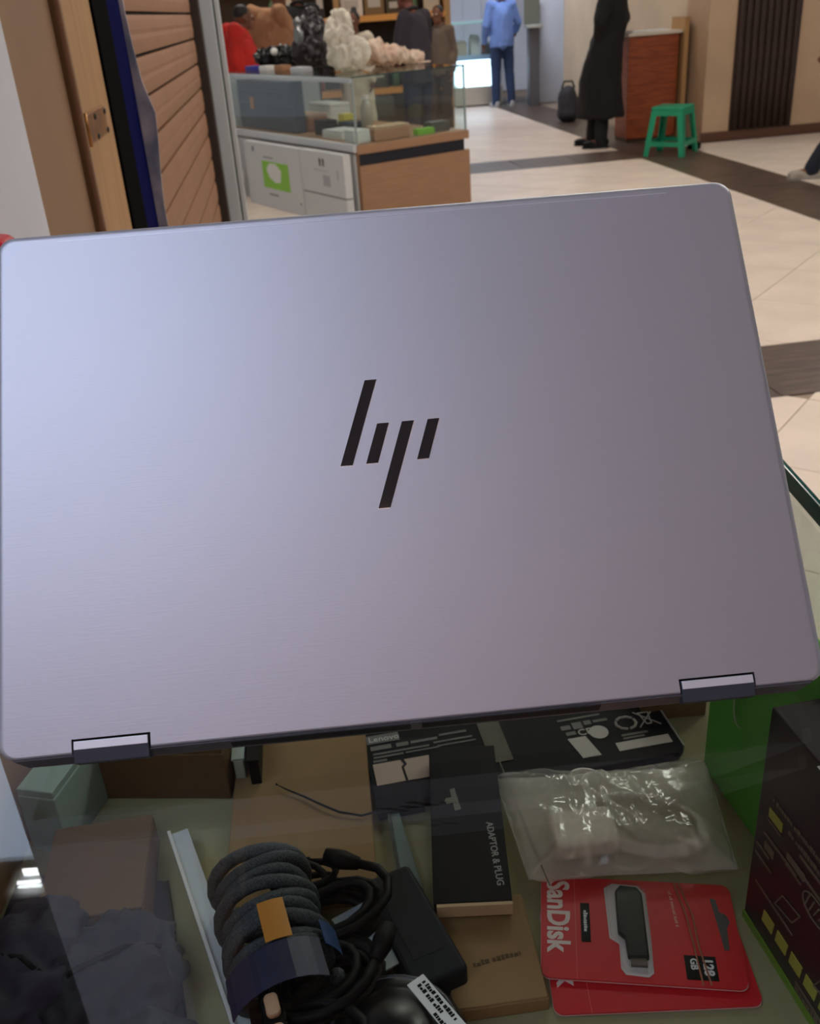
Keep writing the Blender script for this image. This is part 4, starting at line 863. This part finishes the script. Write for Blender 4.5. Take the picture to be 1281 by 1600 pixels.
# ------------------------------------------------------------------ people
def person(label, loc, rotz, h=1.66, skin=skin_d, top=None, bottom=None, shoe=None, coat=None, hair='short', pose=None, group=None, seed=1., shawl=None):
    k = h / 1.70; P = dict(pelvis=(0, 0, .93), chest=(0, 0, 1.26), neck=(0, -.01, 1.44), head=(0, .02, 1.575),
        shR=(.165, 0, 1.385), elR=(.215, -.03, 1.12), wrR=(.215, .05, .88), shL=(-.165, 0, 1.385), elL=(-.215, -.03, 1.12), wrL=(-.215, .05, .88),
        hipR=(.09, 0, .92), knR=(.10, .02, .50), anR=(.10, -.02, .085), hipL=(-.09, 0, .92), knL=(-.10, .02, .50), anL=(-.10, -.02, .085), toeR=(.03, .15), toeL=(-.03, .15))
    if pose: P.update(pose)
    V = {n: Vector(p) * k for n, p in P.items() if len(p) == 3}
    t = thing('person', label, 'person', loc, rotz, group)
    b = MB(); hd = V['head']
    b.ell(V['chest'] + Vector((0, 0, .02))*k, (.15*k, .10*k, .17*k)).ell((V['chest'] + V['pelvis'])/2, (.135*k, .095*k, .17*k)).ell(V['pelvis'], (.155*k, .105*k, .12*k))
    b.cap(V['chest'] + Vector((0, 0, .10))*k, hd - Vector((0, .02, .06))*k, .058*k, .05*k)
    b.ell(hd + Vector((0, -.008, .02))*k, (.074*k, .092*k, .098*k)).ell(hd + Vector((0, .02, -.055))*k, (.052*k, .062*k, .06*k)).cap(hd + Vector((0, .088, .012))*k, hd + Vector((0, .104, -.022))*k, .010*k, .014*k)
    b.ell(hd + Vector((0, .075, -.062))*k, (.024*k, .014*k, .010*k)).ell(hd + Vector((0, .066, -.1))*k, (.024*k, .02*k, .016*k))
    for sx in (-1, 1): b.ell(hd + Vector((sx*.075, -.005, -.005))*k, (.012*k, .02*k, .032*k))
    for s_, sx in (('R', 1), ('L', -1)):
        sh_, el, wr = V['sh'+s_], V['el'+s_], V['wr'+s_]
        b.cap(V['chest'] + Vector((sx*.08, 0, .10))*k, sh_, .06*k, .055*k); b.cap(sh_, el, .05*k, .038*k); b.cap(el, wr, .038*k, .026*k)
        d = (wr - el).normalized(); side = d.cross(Vector((0, 0, 1)) if abs(d.z) < .8 else Vector((0, 1, 0))).normalized() ; nrm = side.cross(d)
        fwd = Vector((0, 1, 0)) if abs(d.y) < .8 else Vector((0, 0, 1)); fwd = (fwd - fwd.dot(d)*d).normalized()
        pc = wr + d*.055*k; b.ell(pc, (.03*k, .036*k, .045*k)); inn = Vector((-sx, 0, 0)); inn = (inn - inn.dot(d)*d).normalized() if abs(d.x) < .9 else Vector((0, 0, -1))
        for i, (of, ln) in enumerate(((.027, .062), (.009, .072), (-.009, .067), (-.027, .052))):
            a = pc + (fwd*of + d*.03)*k; c_ = a + (d*ln*.55 + inn*.008)*k; e_ = c_ + (d*ln*.4 + inn*.022)*k
            b.cap(a, c_, .0095*k, .009*k, 8); b.cap(c_, e_, .009*k, .0075*k, 8)
        a = pc + (fwd*.03 - d*.015)*k; c_ = a + (fwd*.028 + d*.025 + inn*.01)*k; b.cap(a, c_, .012*k, .010*k, 8); b.cap(c_, c_ + (d*.03 + inn*.01)*k, .010*k, .0085*k, 8)
        hp, kn, an = V['hip'+s_], V['kn'+s_], V['an'+s_]
        b.cap(hp, kn, .085*k, .055*k); b.cap(kn, an, .055*k, .036*k)
        tx, ty = P['toe'+s_]; toe = an + Vector((tx*.6, ty, -.05))*k; b.cap(an - Vector((0, 0, .03))*k, toe, .036*k, .026*k)
    obj('body', remeshed(b, .0095, 2), skin, t)
    for sx in (-1, 1): obj('eye', MB().ell(hd + Vector((sx*.030, .079, .012))*k, (.013*k, .008*k, .008*k), seg=8), eye_w, t, smooth=True)
    if hair == 'bun': obj('hair', remeshed(MB().ell(hd + Vector((0, -.025, .04))*k, (.084*k, .088*k, .09*k)).ell(hd + Vector((.0, -.05, .135))*k, (.045*k, .045*k, .042*k)), .012, 2), hair_m, t)
    elif hair == 'scarf': obj('head_scarf', remeshed(MB().ell(hd + Vector((0, -.02, .025))*k, (.094*k, .098*k, .112*k)).cap(hd + Vector((0, -.03, -.05))*k, V['neck'] - Vector((0, .01, .04))*k, .09*k, .12*k), .012, 2, .006, 14), shawl or coat or top, t)
    else: obj('hair', remeshed(MB().ell(hd + Vector((0, -.022, .045))*k, (.080*k, .088*k, .080*k)), .012, 2), hair_m, t)
    def sleeve(b_, full=True, r=1.):
        for s_ in 'RL':
            sh_, el, wr = V['sh'+s_], V['el'+s_], V['wr'+s_]
            b_.cap(V['chest'] + Vector(((.08 if s_ == 'R' else -.08), 0, .09))*k, sh_, .085*k*r, .075*k*r)
            if full: b_.cap(sh_, el, .07*k*r, .058*k*r); b_.cap(el, el.lerp(wr, .95), .056*k*r, .045*k*r)
            else: b_.cap(sh_, sh_.lerp(el, .75), .07*k*r, .066*k*r)
    if top:
        b = MB(); hem = V['pelvis'] - Vector((0, 0, .10))*k
        b.ell(V['chest'] + Vector((0, 0, .02))*k, (.178*k, .125*k, .17*k)); b.cap(V['chest'], V['pelvis'], .145*k, .15*k); b.loft([(hem.x, hem.y, hem.z, .185*k, .14*k), (V['pelvis'].x, V['pelvis'].y, V['pelvis'].z + .06*k, .18*k, .135*k), (V['chest'].x, V['chest'].y, V['chest'].z + .05*k, .175*k, .122*k)], 24)
        sleeve(b, top[1]); obj('shirt', remeshed(b, .013, 3, .011, 10, seed), top[0], t)
        obj('collar', MB().tube([V['neck'] + Vector((.062*math.cos(a), .065*math.sin(a), .012 - .02*math.sin(a)))*k for a in [2*PI*i/16 for i in range(16)]], .013*k, 6, closed=True), top[0], t, smooth=True)
    if bottom:
        b = MB().ell(V['pelvis'] - Vector((0, 0, .01))*k, (.172*k, .125*k, .13*k))
        for s_ in 'RL': b.cap(V['hip'+s_], V['kn'+s_], .100*k, .076*k); b.cap(V['kn'+s_], V['an'+s_] + Vector((0, 0, -.01))*k, .076*k, .064*k)
        obj('trousers', remeshed(b, .013, 3, .008, 11, seed + 3), bottom, t)
    if coat:
        b = MB(); pv, ch = V['pelvis'], V['chest']; km = (V['knR'] + V['knL'])/2; zl = P.get('hem', (.30,))[0]*k; dx = abs(V['knR'].y - V['knL'].y)*.5
        b.loft([(km.x, km.y - .02*k, zl, .215*k, .185*k + dx), (km.x, km.y, km.z + .1*k, .21*k, .17*k + dx*.7), (pv.x, pv.y, pv.z, .20*k, .155*k), (ch.x, ch.y, (pv.z + ch.z)/2, .185*k, .14*k), (ch.x, ch.y, ch.z + .04*k, .19*k, .13*k), (ch.x, ch.y, ch.z + .15*k, .12*k, .09*k)], 28)
        sleeve(b, True, 1.18); obj('coat', remeshed(b, .015, 3, .016, 8, seed + 5), coat, t)
    if shawl and hair != 'scarf' or (shawl and shawl is not coat):
        ch = V['chest']; b = MB().loft([(ch.x, ch.y, ch.z - .30*k, .27*k, .19*k), (ch.x, ch.y, ch.z - .1*k, .26*k, .185*k), (ch.x, ch.y, ch.z + .09*k, .22*k, .15*k), (ch.x, ch.y - .01, ch.z + .19*k, .10*k, .09*k)], 28)
        obj('shawl', remeshed(b, .015, 3, .02, 9, seed + 8), shawl, t)
    for s_ in 'RL':
        an = V['an'+s_]; tx, ty = P['toe'+s_]; f = Vector((tx*.6, ty, 0)); fa = math.atan2(f.x, f.y)
        g = an.z - .085*k
        m_ = MB().ell((0, -.01, .055*k), (.045*k, .07*k, .05*k)).ell((0, .10*k, .036*k), (.047*k, .085*k, .034*k)).box(-.044*k, .044*k, -.07*k, .17*k, .0, .022*k)
        me = remeshed(m_, .009, 2); me.transform(T(an.x, an.y, g) @ Rz(-fa)); so_ = obj('shoe', me, shoe or black, t)
        m2_ = MB().prism(rrect(.094*k, .262*k, .04*k, 4, 0, .05*k), -.001, .016*k); m2_.bm.transform(T(an.x, an.y, g) @ Rz(-fa)); obj('sole', m2_, mat('sole_pale', (150, 146, 140), .6) if shoe else black, so_)
    return t
blue_sh = mat('shirt_blue', (112, 142, 206), .8, noise_amt=.06, nscale=30); jeans = mat('jeans_blue', (44, 62, 98), .85, noise_amt=.12, nscale=20)
blk_cl = mat('black_cloth', (12, 12, 16), .85); navy_cl = mat('navy_cloth', (38, 40, 62), .85)
person('person in a light blue shirt and jeans seen from behind at the lit kiosk', (1.80, 15.42, 0), .25, 1.64, skin_d, (blue_sh, True), jeans, mat('shoe_pale', (176, 176, 178), .5),
    pose=dict(elR=(.27, .02, 1.14), wrR=(.30, .20, 1.02), elL=(-.25, -.02, 1.12), wrL=(-.24, .10, .90), knR=(.11, .0, .5), anR=(.13, -.04, .085), knL=(-.09, .03, .5), anL=(-.10, .02, .085)), seed=1)
person('person in a long black coat standing against the wooden counter', (2.27, 10.55, 0), 1.25, 1.78, skin_d, None, blk_cl, None, blk_cl, 'short',
    pose=dict(chest=(0, -.05, 1.26), neck=(0, -.06, 1.44), head=(0, -.03, 1.575), shR=(.165, -.06, 1.385), shL=(-.165, -.04, 1.385), elL=(-.27, .04, 1.12), wrL=(-.12, .06, .93), elR=(.25, -.12, 1.12), wrR=(.14, .04, .95), knR=(.09, .10, .5), anR=(.09, .13, .085), knL=(-.09, .02, .5), anL=(-.10, .02, .085), hem=(.27,)), seed=2)
person('person in dark jeans and a violet shirt walking at the right edge', (3.70, 7.95, 0), 1.35, 1.70, skin_d, (mat('violet_cloth', (52, 46, 78), .85), True), mat('dark_jeans', (22, 28, 44), .85), mat('shoe_grey', (164, 156, 144), .6), pose=dict(knR=(.09, .20, .52), anR=(.09, .14, .10), knL=(-.09, .08, .50), anL=(-.09, .33, .085), elL=(-.24, .10, 1.13), wrL=(-.22, .28, .95)), seed=3)
person('person in a dark navy shirt behind the showcase facing left', (.35, 9.55, 0), .95, 1.62, mat('skin_ruddy', (120, 66, 52), .55), (mat('shirt_dusk', (52, 46, 56), .85), False), navy_cl, None, pose=dict(chest=(0, .02, 1.26), neck=(0, .04, 1.44), head=(0, .09, 1.57), elL=(-.22, .06, 1.13), wrL=(-.20, .28, 1.06), elR=(.22, .02, 1.12), wrR=(.18, .25, 1.05)), seed=4)
red_cl = mat('red_cloth', (196, 36, 26), .85, noise_amt=.15, nscale=6); tan_cl = mat('tan_cloth', (168, 122, 88), .85, noise_amt=.12, nscale=6)
person('person wrapped in a bright red shawl half hidden by the aluminium post', (-1.36, 10.35, 0), -1.2, 1.60, skin_d, None, None, None, red_cl, 'short', shawl=red_cl, pose=dict(chest=(0, .05, 1.22), neck=(0, .08, 1.38), head=(0, .14, 1.50), hem=(.15,)), seed=5)
person('person in a tan shawl bending beside the one in red', (-1.08, 10.95, 0), -.6, 1.76, skin_d, None, None, None, tan_cl, 'short', shawl=tan_cl, pose=dict(chest=(0, .08, 1.24), neck=(0, .14, 1.40), head=(0, .22, 1.52), hem=(.15,), elR=(.24, .16, 1.10), wrR=(.22, .34, .95)), seed=6)
person('person in black clothes standing beside the one in the tan shawl', (-.80, 11.5, 0), .3, 1.76, skin_d, (blk_cl, True), blk_cl, None, seed=7)
person('person with a dark hair bun behind the white cloth bag', (-.22, 11.6, 0), 2.8, 1.40, skin_d, None, None, None, mat('white_shawl', (208, 198, 180), .85), 'bun', pose=dict(hem=(.12,)), seed=8)
person('person in a grey brown jacket standing behind the navy shirt', (.72, 12.3, 0), 2.6, 1.40, skin_d, (mat('jacket_brown', (104, 90, 80), .85), True), mat('trouser_brown', (74, 60, 54), .85), None, seed=9)

bpy.data.scenes.remove(SCR)
